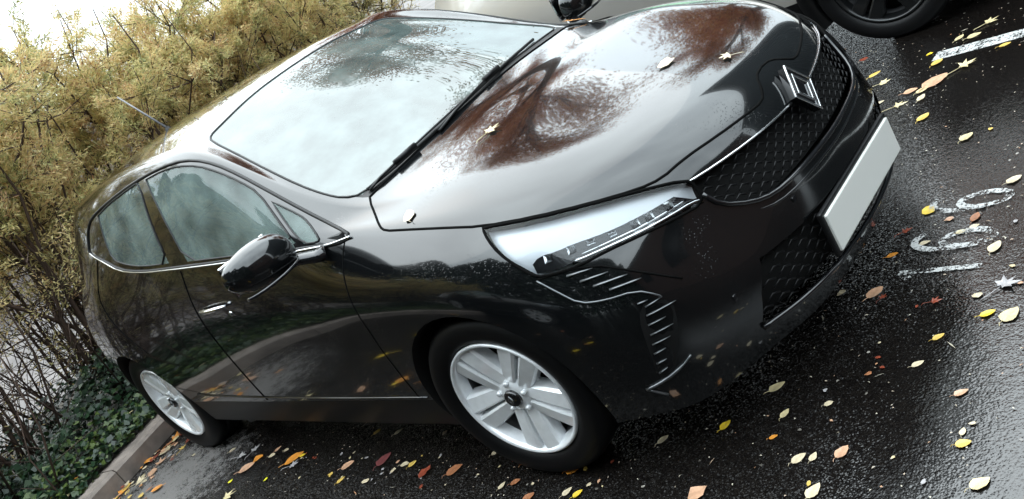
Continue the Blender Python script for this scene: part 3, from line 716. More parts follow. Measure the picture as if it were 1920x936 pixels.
def seat(cx, cy, wd, back=.62, hr=True, nm='front_seat'):
    g = MB(); V = []; F = []
    path = [(.30, .34), (.32, .44), (.10, .48), (-.12, .46), (-.20, .52), (-.27, .75), (-.33, .95), (-.36, 1.08), (-.42, 1.09), (-.44, 1.0), (-.38, .7), (-.32, .42), (-.2, .34)]
    yy = [-1, -.93, -.7, -.3, .3, .7, .93, 1]
    for y in yy:
        s = (1 - .12 * (abs(y) > .95) ); 
        for (x, z) in path: V.append((cx + x * s + (.03 if abs(y) > .6 and -.3 < x < .1 else 0), cy + y * wd * (1 if z < .8 else .86), z + (.02 if .6 < abs(y) < .99 else 0)))
    k = len(path)
    for i in range(len(yy) - 1):
        for j in range(k): F.append((i * k + j, i * k + (j + 1) % k, (i + 1) * k + (j + 1) % k, (i + 1) * k + j))
    F.append(tuple(range(k))); F.append(tuple(range((len(yy) - 1) * k, len(yy) * k))[::-1])
    g.add(V, F, True); s = g.build(nm, M['seat'], root, subsurf=1)
    if hr:
        g = MB(); g.box((cx - .41, cy, 1.17), (.045, .13, .085)); h = g.build('headrest', M['seat'], s, bevel=.03)
    return s
seat(-1.35, .37, .25); seat(-1.35, -.37, .25); rs = seat(-2.15, 0, .62, nm='rear_bench', hr=False)
for y in (-.38, 0, .38):
    g = MB(); g.box((-2.55, y, 1.14), (.035, .11, .06)); g.build('headrest', M['seat'], rs, bevel=.03)
g = MB(); g.box((-.97, 0, 1.20), (.012, .115, .032)); g.tube([(-.97, 0, 1.21), (-.96, 0, 1.27)], .01, 6); g.build('rear_view_mirror', M['plastic'], root, bevel=.01)
# door linings and B pillars inside
for sgn in (-1, 1):
    g = MB(); g.box((-1.35, sgn * .74, .70), (.95, .03, .24)); g.build('door_lining', M['dash'], root)
    g = MB(); g.tube([(-1.46, sgn * .755, .95), (-1.56, sgn * .70, 1.18), (-1.66, sgn * .60, 1.35)], .035, 6, flat=.5); g.tube([(-1.50, sgn * .70, 1.22), (-1.42, sgn * .68, .9), (-1.38, sgn * .60, .5)], .018, 4, flat=.2); g.build('inner_pillar', M['seat'], root)
g = MB(); V = []; F = []
for i, x in enumerate(np.linspace(-2.85, -1.28, 9)):
    for j, y in enumerate(np.linspace(-.52, .52, 7)): V.append(snap((x, y, 1.5), -.03)[0])
for i in range(8):
    for j in range(6): F.append((i * 7 + j, i * 7 + j + 1, (i + 1) * 7 + j + 1, (i + 1) * 7 + j))
g.add(V, F, True); g.build('roof_lining', mat('headlining', (.30, .30, .28), .9), root)
# wipers
def wiper(base, P, nm='wiper'):
    g = MB(); blade = [snap(p, .008)[0] for p in onskin(P, .04, 0)]
    g.tube(blade, .0042, 6, flat=1.5); wp = g.build(nm, M['rubber'], root)
    g = MB(); n_ = len(blade); a = snap(Vector(P[0]) + Vector((.012, 0, 0)), .006)[0]; m = blade[int(n_ * .5)] + Vector((0, 0, .010)); g.tube([a, a.lerp(m, .3) + Vector((0, 0, .006)), m], [.008, .0065, .005], 8, flat=.6); g.tube([blade[int(n_ * .5) - 1] + Vector((0, 0, .01)), blade[int(n_ * .5) + 1] + Vector((0, 0, .01))], .0095, 8); g.build('wiper_arm', M['plastic'], wp)
wiper((-.30, -.16, .99), [(-.392, -.590, .982), (-.360, -.49, .986), (-.345, -.40, .988), (-.328, -.27, .985)])
wiper((-.29, .52, .98), [(-.325, -.27, .99), (-.33, -.10, 1.0), (-.345, .10, 1.0), (-.37, .30, 1.0), (-.40, .44, .995)])
# antenna
g = MB(); a, n = snap((-2.44, -.03, 1.42)); g.lathe([(.026, -.004), (.022, .006), (.012, .016), (.008, .024)], 16, axis='Z', c=a); an = g.build('antenna_base', M['plastic'], root)
g = MB(); g.tube([a + Vector((0, 0, .015)), Vector((-2.65, -.05, 1.69))], [.0065, .0045], 6); g.build('antenna_rod', M['rodgrey'], an)
# bits of the front number area: tow cover, park sensors
g = MB()
for y, z in ((-.56, .40), (.56, .40), (-.28, .50), (.28, .50)):
    g = MB()
    h = TREE.ray_cast(Vector((1.5, y, z)), Vector((-1, 0, 0)))[0]
    if h: g.box(h, (.003, .009, .009)); g.build('parking_sensor', M['gloss'], res['bumper'], bevel=.004)
wheel(root, (0, -.842, .308), -1, rad(5)); wheel(root, (-2.583, -.842, .308), -1, 0)
wheel(root, (0, .842, .308), 1, rad(5)); wheel(root, (-2.583, .842, .308), 1, 0)

# ---------------------------------------------------------------- ground
def ground_mat():
    m = bpy.data.materials.new('wet_asphalt'); m.use_nodes = True; nt = m.node_tree; b = nt.nodes['Principled BSDF']; k = nt.links.new
    t = N(nt, 'ShaderNodeTexCoord')
    v = N(nt, 'ShaderNodeTexVoronoi', feature='F1'); v.inputs['Scale'].default_value = 135
    n1 = N(nt, 'ShaderNodeTexNoise'); n1.inputs['Scale'].default_value = 260; n1.inputs['Detail'].default_value = 3
    n2 = N(nt, 'ShaderNodeTexNoise'); n2.inputs['Scale'].default_value = 1.1; n2.inputs['Detail'].default_value = 4      # where water stands
    n3 = N(nt, 'ShaderNodeTexNoise'); n3.inputs['Scale'].default_value = 38; n3.inputs['Detail'].default_value = 2
    for x in (v, n1, n2, n3): k(t.outputs['Object'], x.inputs['Vector'])
    col = N(nt, 'ShaderNodeValToRGB'); e = col.color_ramp.elements; e[0].position = .0; e[0].color = (.003, .0025, .0025, 1); e[1].position = .955; e[1].color = (.008, .0065, .0055, 1)
    z = e.new(.978); z.color = (.34, .31, .27, 1)  # pale specks put into the colour as glints of wet stones
    k(v.outputs['Color'], col.inputs[0]); k(col.outputs[0], b.inputs['Base Color'])
    wet = N(nt, 'ShaderNodeMapRange'); wet.inputs[1].default_value = 1.02; wet.inputs[2].default_value = 1.30; wet.inputs[3].default_value = 1; wet.inputs[4].default_value = .30
    sx = N(nt, 'ShaderNodeSeparateXYZ'); k(t.outputs['Object'], sx.inputs[0])       # the low side of the bay holds a film of water
    my_ = N(nt, 'ShaderNodeMath', operation='MAXIMUM'); my_.inputs[1].default_value = 0; k(sx.outputs[1], my_.inputs[0])
    a1 = N(nt, 'ShaderNodeMath', operation='MULTIPLY_ADD'); a1.inputs[1].default_value = .33; k(my_.outputs[0], a1.inputs[0]); k(sx.outputs[0], a1.inputs[2])
    a2 = N(nt, 'ShaderNodeMath', operation='MULTIPLY_ADD'); a2.inputs[1].default_value = .5; k(n2.outputs['Fac'], a2.inputs[0]); k(a1.outputs[0], a2.inputs[2])
    k(a2.outputs[0], wet.inputs[0])
    sp = N(nt, 'ShaderNodeMapRange'); sp.inputs[1].default_value = 1; sp.inputs[2].default_value = .3; sp.inputs[3].default_value = .19; sp.inputs[4].default_value = 1.0
    k(wet.outputs[0], sp.inputs[0]); k(sp.outputs[0], b.inputs['Specular IOR Level'])
    h1 = N(nt, 'ShaderNodeMath', operation='SUBTRACT'); h1.inputs[0].default_value = 1; k(v.outputs['Distance'], h1.inputs[1])
    h2 = N(nt, 'ShaderNodeMath', operation='MULTIPLY_ADD'); h2.inputs[1].default_value = .5; k(n1.outputs['Fac'], h2.inputs[0]); k(h1.outputs[0], h2.inputs[2])
    bu = N(nt, 'ShaderNodeBump'); bu.inputs['Distance'].default_value = .0014; k(h2.outputs[0], bu.inputs['Height']); k(wet.outputs[0], bu.inputs['Strength'])
    bu2 = N(nt, 'ShaderNodeBump'); bu2.inputs['Distance'].default_value = .003; bu2.inputs['Strength'].default_value = .25; k(n3.outputs['Fac'], bu2.inputs['Height']); k(bu.outputs[0], bu2.inputs['Normal'])
    # every stone faces its own way: wet facets glint one by one
    vf = N(nt, 'ShaderNodeTexVoronoi', feature='F1'); vf.inputs['Scale'].default_value = 260; k(t.outputs['Object'], vf.inputs['Vector'])
    su = N(nt, 'ShaderNodeVectorMath', operation='SUBTRACT'); su.inputs[1].default_value = (.5, .5, .5); k(vf.outputs['Color'], su.inputs[0])
    am = N(nt, 'ShaderNodeMath', operation='MULTIPLY_ADD'); am.inputs[1].default_value = .74; am.inputs[2].default_value = -.15; k(wet.outputs[0], am.inputs[0])
    sc = N(nt, 'ShaderNodeVectorMath', operation='SCALE'); k(su.outputs[0], sc.inputs[0]); k(am.outputs[0], sc.inputs['Scale'])
    ad = N(nt, 'ShaderNodeVectorMath', operation='ADD'); k(bu2.outputs[0], ad.inputs[0]); k(sc.outputs[0], ad.inputs[1])
    no_ = N(nt, 'ShaderNodeVectorMath', operation='NORMALIZE'); k(ad.outputs[0], no_.inputs[0]); k(no_.outputs[0], b.inputs['Normal'])
    b.inputs['Roughness'].default_value = .12
    return m
M['asphalt'] = ground_mat()
def sheet(name, P, m, z=0, kind='structure'):
    o = pymesh(name, [(x, y, z) for x, y in P], [tuple(range(len(P)))], m); tag(o, kind=kind); return o
KD = Vector((-.290, .957, 0)).normalized(); KN = Vector((-KD.y, KD.x, 0))       # along the kerb, and away from the road
K0 = Vector((-3.15, -1.04, 0))
def K(s, t, z=0): return K0 + KD * s + KN * t + Vector((0, 0, z))
sheet('ground', [(-60, -60), (60, -60), (60, 60), (-60, 60)], M['asphalt'], 0)
M['soil'] = mat('damp_soil', (.030, .024, .016), .9, bump=(40, .8, .02), var=(14, .5))
M['kerb'] = mat('kerb_concrete', (.24, .20, .175), .75, bump=(120, .5, .003), var=(9, .35))
M['pave'] = mat('pale_paving', (.13, .115, .11), .7, var=(1.4, .3), bump=(6, .3, .01))
o = sheet('planting_bed', [K(-30, .12)[:2], K(-30, 2.3)[:2], K(30, 2.3)[:2], K(30, .12)[:2]], M['soil'], .09)
o = sheet('pavement', [K(-40, 2.3)[:2], K(-40, 40)[:2], K(40, 40)[:2], K(40, 2.3)[:2]], M['pave'], .10)
g = MB(); s = -12.0
while s < 12:
    l = .915; a, b_, c, d = K(s + .004, 0), K(s + l - .004, 0), K(s + l - .004, .125), K(s + .004, .125)
    A = [a, b_, c, d]; top = [K(s + .004, .018, .105), K(s + l - .004, .018, .105), K(s + l - .004, .125, .11), K(s + .004, .125, .11)]; lo = [K(s + .004, 0, .088), K(s + l - .004, 0, .088)]
    g.add([a, b_, c, d, lo[0], lo[1], top[0], top[1], top[2], top[3]], [(0, 1, 5, 4), (4, 5, 7, 6), (6, 7, 8, 9), (2, 3, 9, 8), (0, 4, 6, 9, 3), (1, 2, 8, 7, 5)]); s += .915
tag(g.build('kerb', M['kerb']), kind='structure')

# worn paint on the asphalt
def worn(name, amount=.5):
    m = bpy.data.materials.new(name); m.use_nodes = True; nt = m.node_tree; b = nt.nodes['Principled BSDF']; k = nt.links.new; o = nt.nodes['Material Output']
    b.inputs['Base Color'].default_value = (.52, .52, .51, 1); b.inputs['Roughness'].default_value = .35
    t = N(nt, 'ShaderNodeTexCoord'); n = N(nt, 'ShaderNodeTexNoise'); n.inputs['Scale'].default_value = 110; n.inputs['Detail'].default_value = 5; n.inputs['Roughness'].default_value = .7
    n2 = N(nt, 'ShaderNodeTexNoise'); n2.inputs['Scale'].default_value = 14; n2.inputs['Detail'].default_value = 3
    ad = N(nt, 'ShaderNodeMath', operation='MULTIPLY_ADD'); ad.inputs[1].default_value = .6; r = N(nt, 'ShaderNodeMapRange'); r.inputs[1].default_value = .80 + .12 * (amount - .5) * 2 - .06; r.inputs[2].default_value = r.inputs[1].default_value + .09
    r.inputs[3].default_value = 1; r.inputs[4].default_value = 0
    tr = N(nt, 'ShaderNodeBsdfTransparent'); mx = N(nt, 'ShaderNodeMixShader')
    k(t.outputs['Object'], n.inputs['Vector']); k(t.outputs['Object'], n2.inputs['Vector']); k(n2.outputs['Fac'], ad.inputs[0]); k(n.outputs['Fac'], ad.inputs[2]); k(ad.outputs[0], r.inputs[0])
    k(r.outputs[0], mx.inputs[0]); k(tr.outputs[0], mx.inputs[1]); k(b.outputs[0], mx.inputs[2]); k(mx.outputs[0], o.inputs[0])
    bu = N(nt, 'ShaderNodeBump'); bu.inputs['Distance'].default_value = .002; bu.inputs['Strength'].default_value = .6; k(n.outputs['Fac'], bu.inputs['Height']); k(bu.outputs[0], b.inputs['Normal'])
    return m
M['line'] = worn('worn_line_paint', .75); M['digit'] = worn('worn_number_paint', .5)
def stroke(mb, P, w, z=.004):
    P = [Vector((x, y, z)) for x, y in P]; V = []; F = []
    for i, p in enumerate(P):
        t = (P[min(i + 1, len(P) - 1)] - P[max(i - 1, 0)]).normalized(); n = Vector((-t.y, t.x, 0)); ww = w[i] if isinstance(w, list) else w
        V += [p + n * ww / 2, p - n * ww / 2]
    for i in range(len(P) - 1): F.append((2 * i, 2 * i + 1, 2 * i + 3, 2 * i + 2))
    mb.add(V, F)
for y, nm in ((1.665, 'a'), (-1.35 - .55, 'b')):
    pass
sheet('pale_patch', [(-1.8, -.6), (-3.1, -.6), (-3.1, -2.2), (-1.8, -2.2)], worn('pale_patch_grey', .42), .004)  # pale grey patch near the kerb, mottled and fading outwards
sm = bpy.data.objects['pale_patch'].data.materials[0]; nt = sm.node_tree; nt.nodes['Principled BSDF'].inputs['Base Color'].default_value = (.17, .16, .155, 1); [n for n in nt.nodes if n.type == 'MAP_RANGE'][0].inputs[2].default_value += .18
def soft_edge(nt, c, r0, slope):
    t_ = N(nt, 'ShaderNodeTexCoord'); vm = N(nt, 'ShaderNodeVectorMath', operation='DISTANCE'); vm.inputs[1].default_value = c
    mr = N(nt, 'ShaderNodeMath', operation='MULTIPLY_ADD'); mr.inputs[1].default_value = slope; mr.inputs[2].default_value = -slope * r0
    mathn = [n for n in nt.nodes if n.type == 'MAP_RANGE'][0]; src = mathn.inputs[0].links[0].from_socket
    ad = N(nt, 'ShaderNodeMath', operation='ADD'); k = nt.links.new
    k(t_.outputs['Object'], vm.inputs[0]); k(vm.outputs['Value'], mr.inputs[0]); k(mr.outputs[0], ad.inputs[0]); k(src, ad.inputs[1]); k(ad.outputs[0], mathn.inputs[0])
soft_edge(nt, (-2.6, -1.15, 0), .30, .7)
g = MB(); stroke(g, [(.47, 1.672), (1.2, 1.655), (4.6, 1.62)], .085); o = g.build('bay_line', M['line']); tag(o, kind='structure')
def six(yc):
    """read from in front of the car: top towards the car"""
    g = MB(); P = []
    for i in range(33):
        a = 2 * math.pi * i / 32; P.append((.975 - .075 * math.cos(a), yc + .040 * math.sin(a)))
    stroke(g, P, .026)
    tl = chaikin([(.985, yc - .045), (.92, yc - .052), (.86, yc - .045), (.815, yc - .015), (.812, yc + .02), (.835, yc + .045)], 2, False)
    stroke(g, tl, .024, .0085); return g
for yc in (.195, .405):
    o = six(yc).build('bay_number_six', M['digit']); tag(o, 'worn white painted figure 6, the %s of the pair' % ('nearer the painted figure 1' if yc < .3 else 'farther from the painted figure 1'), 'painted number')
g = MB(); stroke(g, [(.806, .046), (.93, .042), (1.05, .040)], .022); stroke(g, chaikin([(.812, .036), (.835, .018), (.850, .004)], 1, False), .022, .0085)
o = g.build('bay_number_one', M['digit']); tag(o, 'worn white painted figure 1 on the asphalt in front of the black car', 'painted number')

# ---------------------------------------------------------------- neighbour car
M['npaint'] = mat('silver_beige_paint', (.50, .47, .43), .22, .3, 1, .5)
for k in ('paint',): pass
nroot = empty('silver_car', (0, 0, 0))
root2, res2 = build_car('silver_car', M['npaint'])
bpy.data.objects.remove(nroot)
root2.name = 'silver_car'
tag(root2, 'pale silver car with black wheels parked on the far side of the black hatchback', 'car')
# dark bands around the arches, dark bumper and sills, dark wheels
for sgn, key in ((-1, 'R'), (1, 'L')):
    for (cx, cz) in WC:
        V = []; F = []
        for i in range(41):
            a = rad(-25 + 230 * i / 40)
            for q, (r_, o_) in enumerate(((WR - .004, -.03), (WR - .004, .010), (WR + .065, .010), (WR + .072, .0))):
                p = Vector((cx + r_ * math.cos(a), sgn * .87, cz + r_ * math.sin(a))); s_, n = snap(p); V.append((p.x, s_.y + sgn * o_, p.z))
        for i in range(40):
            for j in range(3): F.append((i * 4 + j, i * 4 + j + 1, i * 4 + j + 5, i * 4 + j + 4))
        pymesh('dark_arch_band', V, F, M['plastic'], root2, True)
        V = []; F = []
        for i in range(41):
            a = rad(-20 + 220 * i / 40)
            for d_ in (.84, .55): V.append((cx + (WR - .002) * math.cos(a), sgn * d_, cz + (WR - .002) * math.sin(a)))
        for i in range(40): F.append((2 * i, 2 * i + 1, 2 * i + 3, 2 * i + 2))
        pymesh('wheel_arch_liner', V, F, M['dark'], root2, True)
    for g_ in ('trim',):
        ch = MB(); ch.tube(onskin([(x, sgn * abs(y), z) for x, y, z in FEAT['dlo']], .03, .004, True), .007, 6, True); ch.build('window_strip', M['chrome'], root2)
for g_ in ('bumper', 'sillR', 'sillL'):
    res2[g_].data.materials[0] = M['plastic']
M['dwheel'] = mat('black_alloy', (.018, .019, .02), .28, .6, .5)
wheel(root2, (0, -.86, .33), -1, rad(0), M['dwheel'], 18, .335, .235, 5, True); wheel(root2, (-2.583, -.86, .33), -1, 0, M['dwheel'], 40, .335, .235, 5, True)
wheel(root2, (0, .86, .33), 1, 0, M['dwheel'], 40, .335, .235, 5, True); wheel(root2, (-2.583, .86, .33), 1, 0, M['dwheel'], 40, .335, .235, 5, True)
g = MB(); g.box((-1.25, 0, .26), (1.75, .62, .05)); g.box((-.30, 0, .60), (.02, .62, .28)); g.build('underbody', M['dark'], root2)
root2.location = (.22, 2.90, .0)
# car copy added out of view behind the viewer, to darken the flank's reflections
c3 = copy_tree(car); c3.location = (-.5, -5.0, 0); c3.name = 'parked_car'
tag(c3, 'second black hatchback added out of view behind the viewer, mirrored in the dark doors', 'car')

LEAVES = [
(0.647, 1.891, 0.97, 0.102, 'maple', 'pale', 'pale yellow maple leaf at the top right, beyond the white bay line'),
(0.609, 1.787, 0.95, 0.071, 'ovate', 'pale', 'pale yellow oval leaf of a close pair beyond the white bay line, the right one'),
(0.542, 1.81, 0.96, 0.066, 'ovate', 'pale', 'pale yellow oval leaf of a close pair beyond the white bay line, the left one'),
(0.438, 1.721, 1.0, 0.047, 'scrap', 'yellow', 'bright yellow ragged leaf at the near end of the white bay line'),
(0.5, 1.604, 0.98, 0.069, 'ovate', 'ochre', 'ochre yellow oval leaf just below the near end of the white bay line'),
(0.641, 1.489, 0.98, 0.128, 'maple', 'pale', 'pale yellow maple leaf with a long stalk, just below the white bay line'),
(0.777, 1.595, 0.95, 0.056, 'ovate', 'ochre', 'ochre yellow oval leaf lying on the white bay line'),
(0.544, 1.417, 0.97, 0.143, 'ovate', 'tan', 'tan oval leaf flat and streaked, between two maple leaves beyond the car nose'),
(0.277, 1.533, 0.95, 0.092, 'maple', 'pale', 'pale yellow maple leaf with a stalk, beside the far corner of the bumper'),
(0.201, 1.66, 0.97, 0.071, 'ovate', 'ochre', 'ochre yellow oval leaf closest to the far corner of the grille'),
(0.071, 1.884, 0.97, 0.075, 'scrap', 'redbrown', 'red-brown ragged leaf in the dark between the hatchback nose and the silver car wheel'),
(0.451, 1.375, 0.97, 0.072, 'ovate', 'tan', 'tan oval leaf second below the streaked tan leaf'),
(0.506, 1.355, 0.96, 0.066, 'ovate', 'pale', 'pale yellow oval leaf touching the streaked tan leaf'),
(0.522, 1.284, 0.99, 0.065, 'ovate', 'cream', 'cream oval leaf below the streaked tan leaf'),
(0.432, 1.258, 0.98, 0.097, 'maple', 'pale', 'pale yellow maple leaf below the group beyond the car nose'),
(0.329, 1.335, 0.98, 0.05, 'ovate', 'cream', 'cream oval leaf tucked against the far bumper corner'),
(0.584, 1.096, 0.97, 0.072, 'ovate', 'ochre', 'ochre yellow oval leaf between the maple leaf and the open wet asphalt'),
(0.883, 0.876, 1.03, 0.029, 'scrap', 'ochre', 'ochre yellow ragged leaf alone on open asphalt right of the car nose'),
(0.808, 0.853, 0.96, 0.067, 'ovate', 'pale', 'pale yellow oval leaf narrow, alone above the painted figures'),
(1.042, 0.495, 0.94, 0.06, 'ovate', 'cream', 'cream oval leaf at the right edge level with the upper figure 6'),
(0.804, 0.388, 0.95, 0.073, 'scrap', 'yellow', 'bright yellow ragged leaf broad, covering the tail of the upper figure 6'),
(0.887, 0.314, 0.95, 0.042, 'scrap', 'tan', 'tan ragged leaf between the two painted figures 6, the left one'),
(0.97, 0.306, 0.96, 0.058, 'ovate', 'brown', 'brown oval leaf between the two painted figures 6, the right one'),
(0.98, 0.252, 0.93, 0.037, 'ovate', 'cream', 'cream oval leaf inside the lower figure 6, the right one'),
(0.945, 0.232, 0.97, 0.037, 'ovate', 'pale', 'pale yellow oval leaf inside the lower figure 6, the left one'),
(0.844, 0.197, 0.92, 0.041, 'ovate', 'cream', 'cream oval leaf below the tail of the lower figure 6'),
(0.757, 0.278, 0.96, 0.059, 'maple', 'redbrown', 'red-brown maple leaf left of the lower figure 6'),
(1.068, 0.128, 0.94, 0.066, 'ovate', 'cream', 'cream oval leaf right of and below the lower figure 6'),
(0.754, 0.15, 0.97, 0.045, 'ovate', 'orange', 'orange oval leaf at the shaded edge below the number plate'),
(0.76, -0.042, 0.97, 0.074, 'ovate', 'tan', 'tan oval leaf half under the bumper below the number plate'),
(0.792, -0.072, 0.95, 0.042, 'maple', 'redbrown', 'red-brown maple leaf against the tan leaf under the bumper'),
(0.644, -0.027, 0.94, 0.044, 'scrap', 'cream', 'cream ragged leaf under the middle of the bumper'),
(1.134, -0.064, 0.93, 0.11, 'maple', 'greywhite', 'grey-white maple leaf large, soaked through, beside the figure 1'),
(1.072, -0.102, 0.9, 0.044, 'scrap', 'cream', 'cream ragged leaf below the right end of the figure 1'),
(0.957, -0.113, 0.95, 0.052, 'maple', 'redbrown', 'red-brown maple leaf below the middle of the figure 1'),
(1.119, -0.185, 0.96, 0.05, 'ovate', 'yellow', 'bright yellow oval leaf thin as a stick, touching a pale leaf'),
(1.177, -0.196, 0.93, 0.074, 'ovate', 'pale', 'pale yellow oval leaf touched by a thin yellow one near the right edge'),
(1.013, -0.272, 0.9, 0.042, 'ovate', 'ochre', 'ochre yellow oval leaf alone halfway between the figure 1 and the lone cream leaf'),
(0.988, -0.381, 0.95, 0.041, 'ovate', 'cream', 'cream oval leaf alone on the wet asphalt right of the car shadow'),
(0.862, -0.413, 0.91, 0.028, 'scrap', 'brown', 'brown ragged leaf small and curled in front of the bumper'),
(0.601, -0.46, 0.94, 0.065, 'ovate', 'pale', 'pale yellow oval leaf on dark asphalt in front of the near bumper corner'),
(0.789, -0.531, 0.94, 0.031, 'ovate', 'cream', 'cream oval leaf to the right of the long pale leaf near the bumper'),
(0.673, -0.571, 0.93, 0.045, 'ovate', 'pale', 'pale yellow oval leaf with a stalk, below the long pale leaf near the bumper'),
(0.501, -0.62, 0.96, 0.05, 'ovate', 'yellow', 'bright yellow oval leaf alone between front wheel and the lower right leaves'),
(0.676, -0.662, 1.0, 0.031, 'ovate', 'orange', 'orange oval leaf small, above a broad cream leaf'),
(0.311, -0.685, 0.96, 0.048, 'ovate', 'cream', 'cream oval leaf closest to the front tyre on its right side'),
(0.782, -0.735, 0.92, 0.052, 'ovate', 'cream', 'cream oval leaf broad, left one of two side by side'),
(0.82, -0.728, 0.95, 0.039, 'ovate', 'cream', 'cream oval leaf right one of two side by side'),
(0.891, -0.707, 0.91, 0.055, 'ovate', 'tan', 'tan oval leaf with a stalk, right of two cream leaves'),
(1.128, -0.494, 0.95, 0.043, 'ovate', 'tan', 'tan oval leaf alone at the edge of the bright wet patch'),
(1.165, -0.628, 0.96, 0.031, 'ovate', 'cream', 'cream oval leaf upper one of two in the bright wet patch'),
(1.176, -0.666, 0.95, 0.043, 'ovate', 'ochre', 'ochre yellow oval leaf lower one of two in the bright wet patch'),
(1.241, -0.785, 0.91, 0.057, 'ovate', 'pale', 'pale yellow oval leaf lowest in the bright wet patch'),
(0.864, -0.84, 0.95, 0.063, 'ovate', 'cream', 'cream oval leaf with a stalk at the bottom edge below two cream leaves'),
(0.536, -0.881, 0.94, 0.084, 'scrap', 'tan', 'tan ragged leaf broad and torn, at the bottom edge'),
(0.172, -0.783, 0.93, 0.022, 'scrap', 'redbrown', 'red-brown ragged leaf tiny, right of the front tyre'),
(0.037, -0.83, 0.97, 0.053, 'ovate', 'orange', 'orange oval leaf bright, below the front tyre'),
(-0.249, -0.784, 0.97, 0.07, 'scrap', 'redbrown', 'red-brown ragged leaf folded, under the front wheel rim'),
(-0.202, -0.803, 0.97, 0.045, 'ovate', 'orange', 'orange oval leaf half under a folded red-brown leaf'),
(-0.378, -0.77, 0.98, 0.042, 'ovate', 'cream', 'cream oval leaf just left of the front tyre contact'),
(-0.224, -0.914, 0.95, 0.04, 'ovate', 'cream', 'cream oval leaf below the pale leaf left of the front tyre'),
(-0.175, -0.894, 0.98, 0.044, 'ovate', 'brown', 'brown oval leaf dull, between two cream leaves near the bottom'),
(0.075, -0.913, 0.96, 0.048, 'ovate', 'cream', 'cream oval leaf beside a yellow leaf at the bottom edge'),
(0.121, -0.917, 0.94, 0.044, 'ovate', 'yellow', 'bright yellow oval leaf at the bottom edge below the orange leaf'),
(-0.068, -0.95, 0.94, 0.054, 'ovate', 'brown', 'brown oval leaf cut by the bottom edge'),
(-0.52, -0.863, 0.96, 0.078, 'ovate', 'brown', 'brown oval leaf upright oval between door and bottom edge'),
(-0.672, -0.887, 0.96, 0.085, 'scrap', 'redbrown', 'red-brown ragged leaf broad, left of the brown oval leaf'),
(-0.745, -0.686, 0.94, 0.033, 'scrap', 'cream', 'cream ragged leaf below the sill just behind the front wheel'),
(-1.049, -0.689, 0.98, 0.05, 'ovate', 'cream', 'cream oval leaf below the sill, the right one of a pair'),
(-1.199, -0.693, 0.97, 0.046, 'ovate', 'ochre', 'ochre yellow oval leaf below the sill, the left one of a pair'),
(-0.827, -0.856, 0.96, 0.051, 'ovate', 'cream', 'cream oval leaf in the little cluster left of the broad red leaf'),
(-0.785, -0.851, 0.97, 0.046, 'ovate', 'ochre', 'ochre yellow oval leaf narrow, right end of the little cluster'),
(-0.884, -0.846, 0.96, 0.028, 'scrap', 'tan', 'tan ragged leaf top of the little cluster'),
(-0.866, -0.892, 0.94, 0.042, 'scrap', 'cream', 'cream ragged leaf bottom of the little cluster'),
(-0.987, -0.838, 0.97, 0.092, 'ovate', 'maroon', 'maroon oval leaf long and curled with a stalk'),
(-0.982, -0.956, 0.95, 0.052, 'scrap', 'cream', 'cream ragged leaf at the end of the maroon leaf stalk'),
(-1.197, -0.882, 0.97, 0.075, 'ovate', 'tan', 'tan oval leaf long, alone left of the maroon leaf'),
(-1.152, -0.961, 1.0, 0.049, 'ovate', 'ochre', 'ochre yellow oval leaf below the long tan leaf'),
(-1.259, -0.937, 0.98, 0.036, 'scrap', 'ochre', 'ochre yellow ragged leaf left of the long tan leaf'),
(-1.652, -0.869, 0.98, 0.122, 'ovate', 'orange', 'orange oval leaf with a long stalk, upper of a joined pair'),
(-1.612, -0.912, 0.97, 0.093, 'maple', 'greywhite', 'grey-white maple leaf lower of a joined pair with the orange leaf'),
(-1.607, -0.85, 0.98, 0.044, 'scrap', 'yellow', 'bright yellow ragged leaf at the tip of the long stalked orange leaf'),
(-1.786, -0.826, 0.97, 0.037, 'ovate', 'cream', 'cream oval leaf small, above the long stalked orange leaf'),
(-1.871, -0.823, 0.97, 0.047, 'ovate', 'tan', 'tan oval leaf upper of two small ones near the rear wheel'),
(-1.868, -0.864, 0.96, 0.049, 'ovate', 'cream', 'cream oval leaf lower of two small ones near the rear wheel'),
(-1.97, -0.89, 0.99, 0.077, 'scrap', 'orange', 'orange ragged leaf crumpled, in the grey cluster by the rear wheel'),
(-1.991, -0.949, 0.98, 0.106, 'ovate', 'tan', 'tan oval leaf lying below the grey cluster by the rear wheel'),
(-2.08, -0.84, 0.98, 0.097, 'maple', 'greywhite', 'grey-white maple leaf upper one of the grey cluster by the rear wheel'),
(-2.153, -0.886, 0.97, 0.104, 'maple', 'greywhite', 'grey-white maple leaf lower one of the grey cluster by the rear wheel'),
(-2.298, -0.85, 1.01, 0.047, 'ovate', 'cream', 'cream oval leaf small, left of the grey cluster'),
(-2.017, -1.039, 1.02, 0.038, 'scrap', 'lime', 'lemon yellow ragged leaf bright, left one of two near the pale patch'),
(-1.723, -1.002, 0.94, 0.033, 'scrap', 'lime', 'lemon yellow ragged leaf bright, right one of two near the pale patch'),
(-2.644, -0.816, 0.97, 0.047, 'scrap', 'yellow', 'bright yellow ragged leaf against the rear tyre at the pale patch'),
(-3.116, -0.793, 1.01, 0.146, 'maple', 'orange', 'orange maple leaf between the rear tyre and the kerb'),
(-3.086, -0.749, 1.0, 0.109, 'scrap', 'redbrown', 'red-brown ragged leaf curled against the rear tyre'),
(-1.905, -1.129, 0.98, 0.126, 'maple', 'pale', 'pale yellow maple leaf cut by the bottom edge below the pale patch'),
(-2.973, -1.119, 1.01, 0.147, 'maple', 'cream', 'cream maple leaf brightest in the drift by the kerb'),
(-3.043, -1.201, 1.0, 0.156, 'maple', 'orange', 'orange maple leaf at the bottom edge in the drift by the kerb'),
(-2.969, -0.982, 0.99, 0.141, 'maple', 'tan', 'tan maple leaf in the upper part of the drift by the kerb'),
]

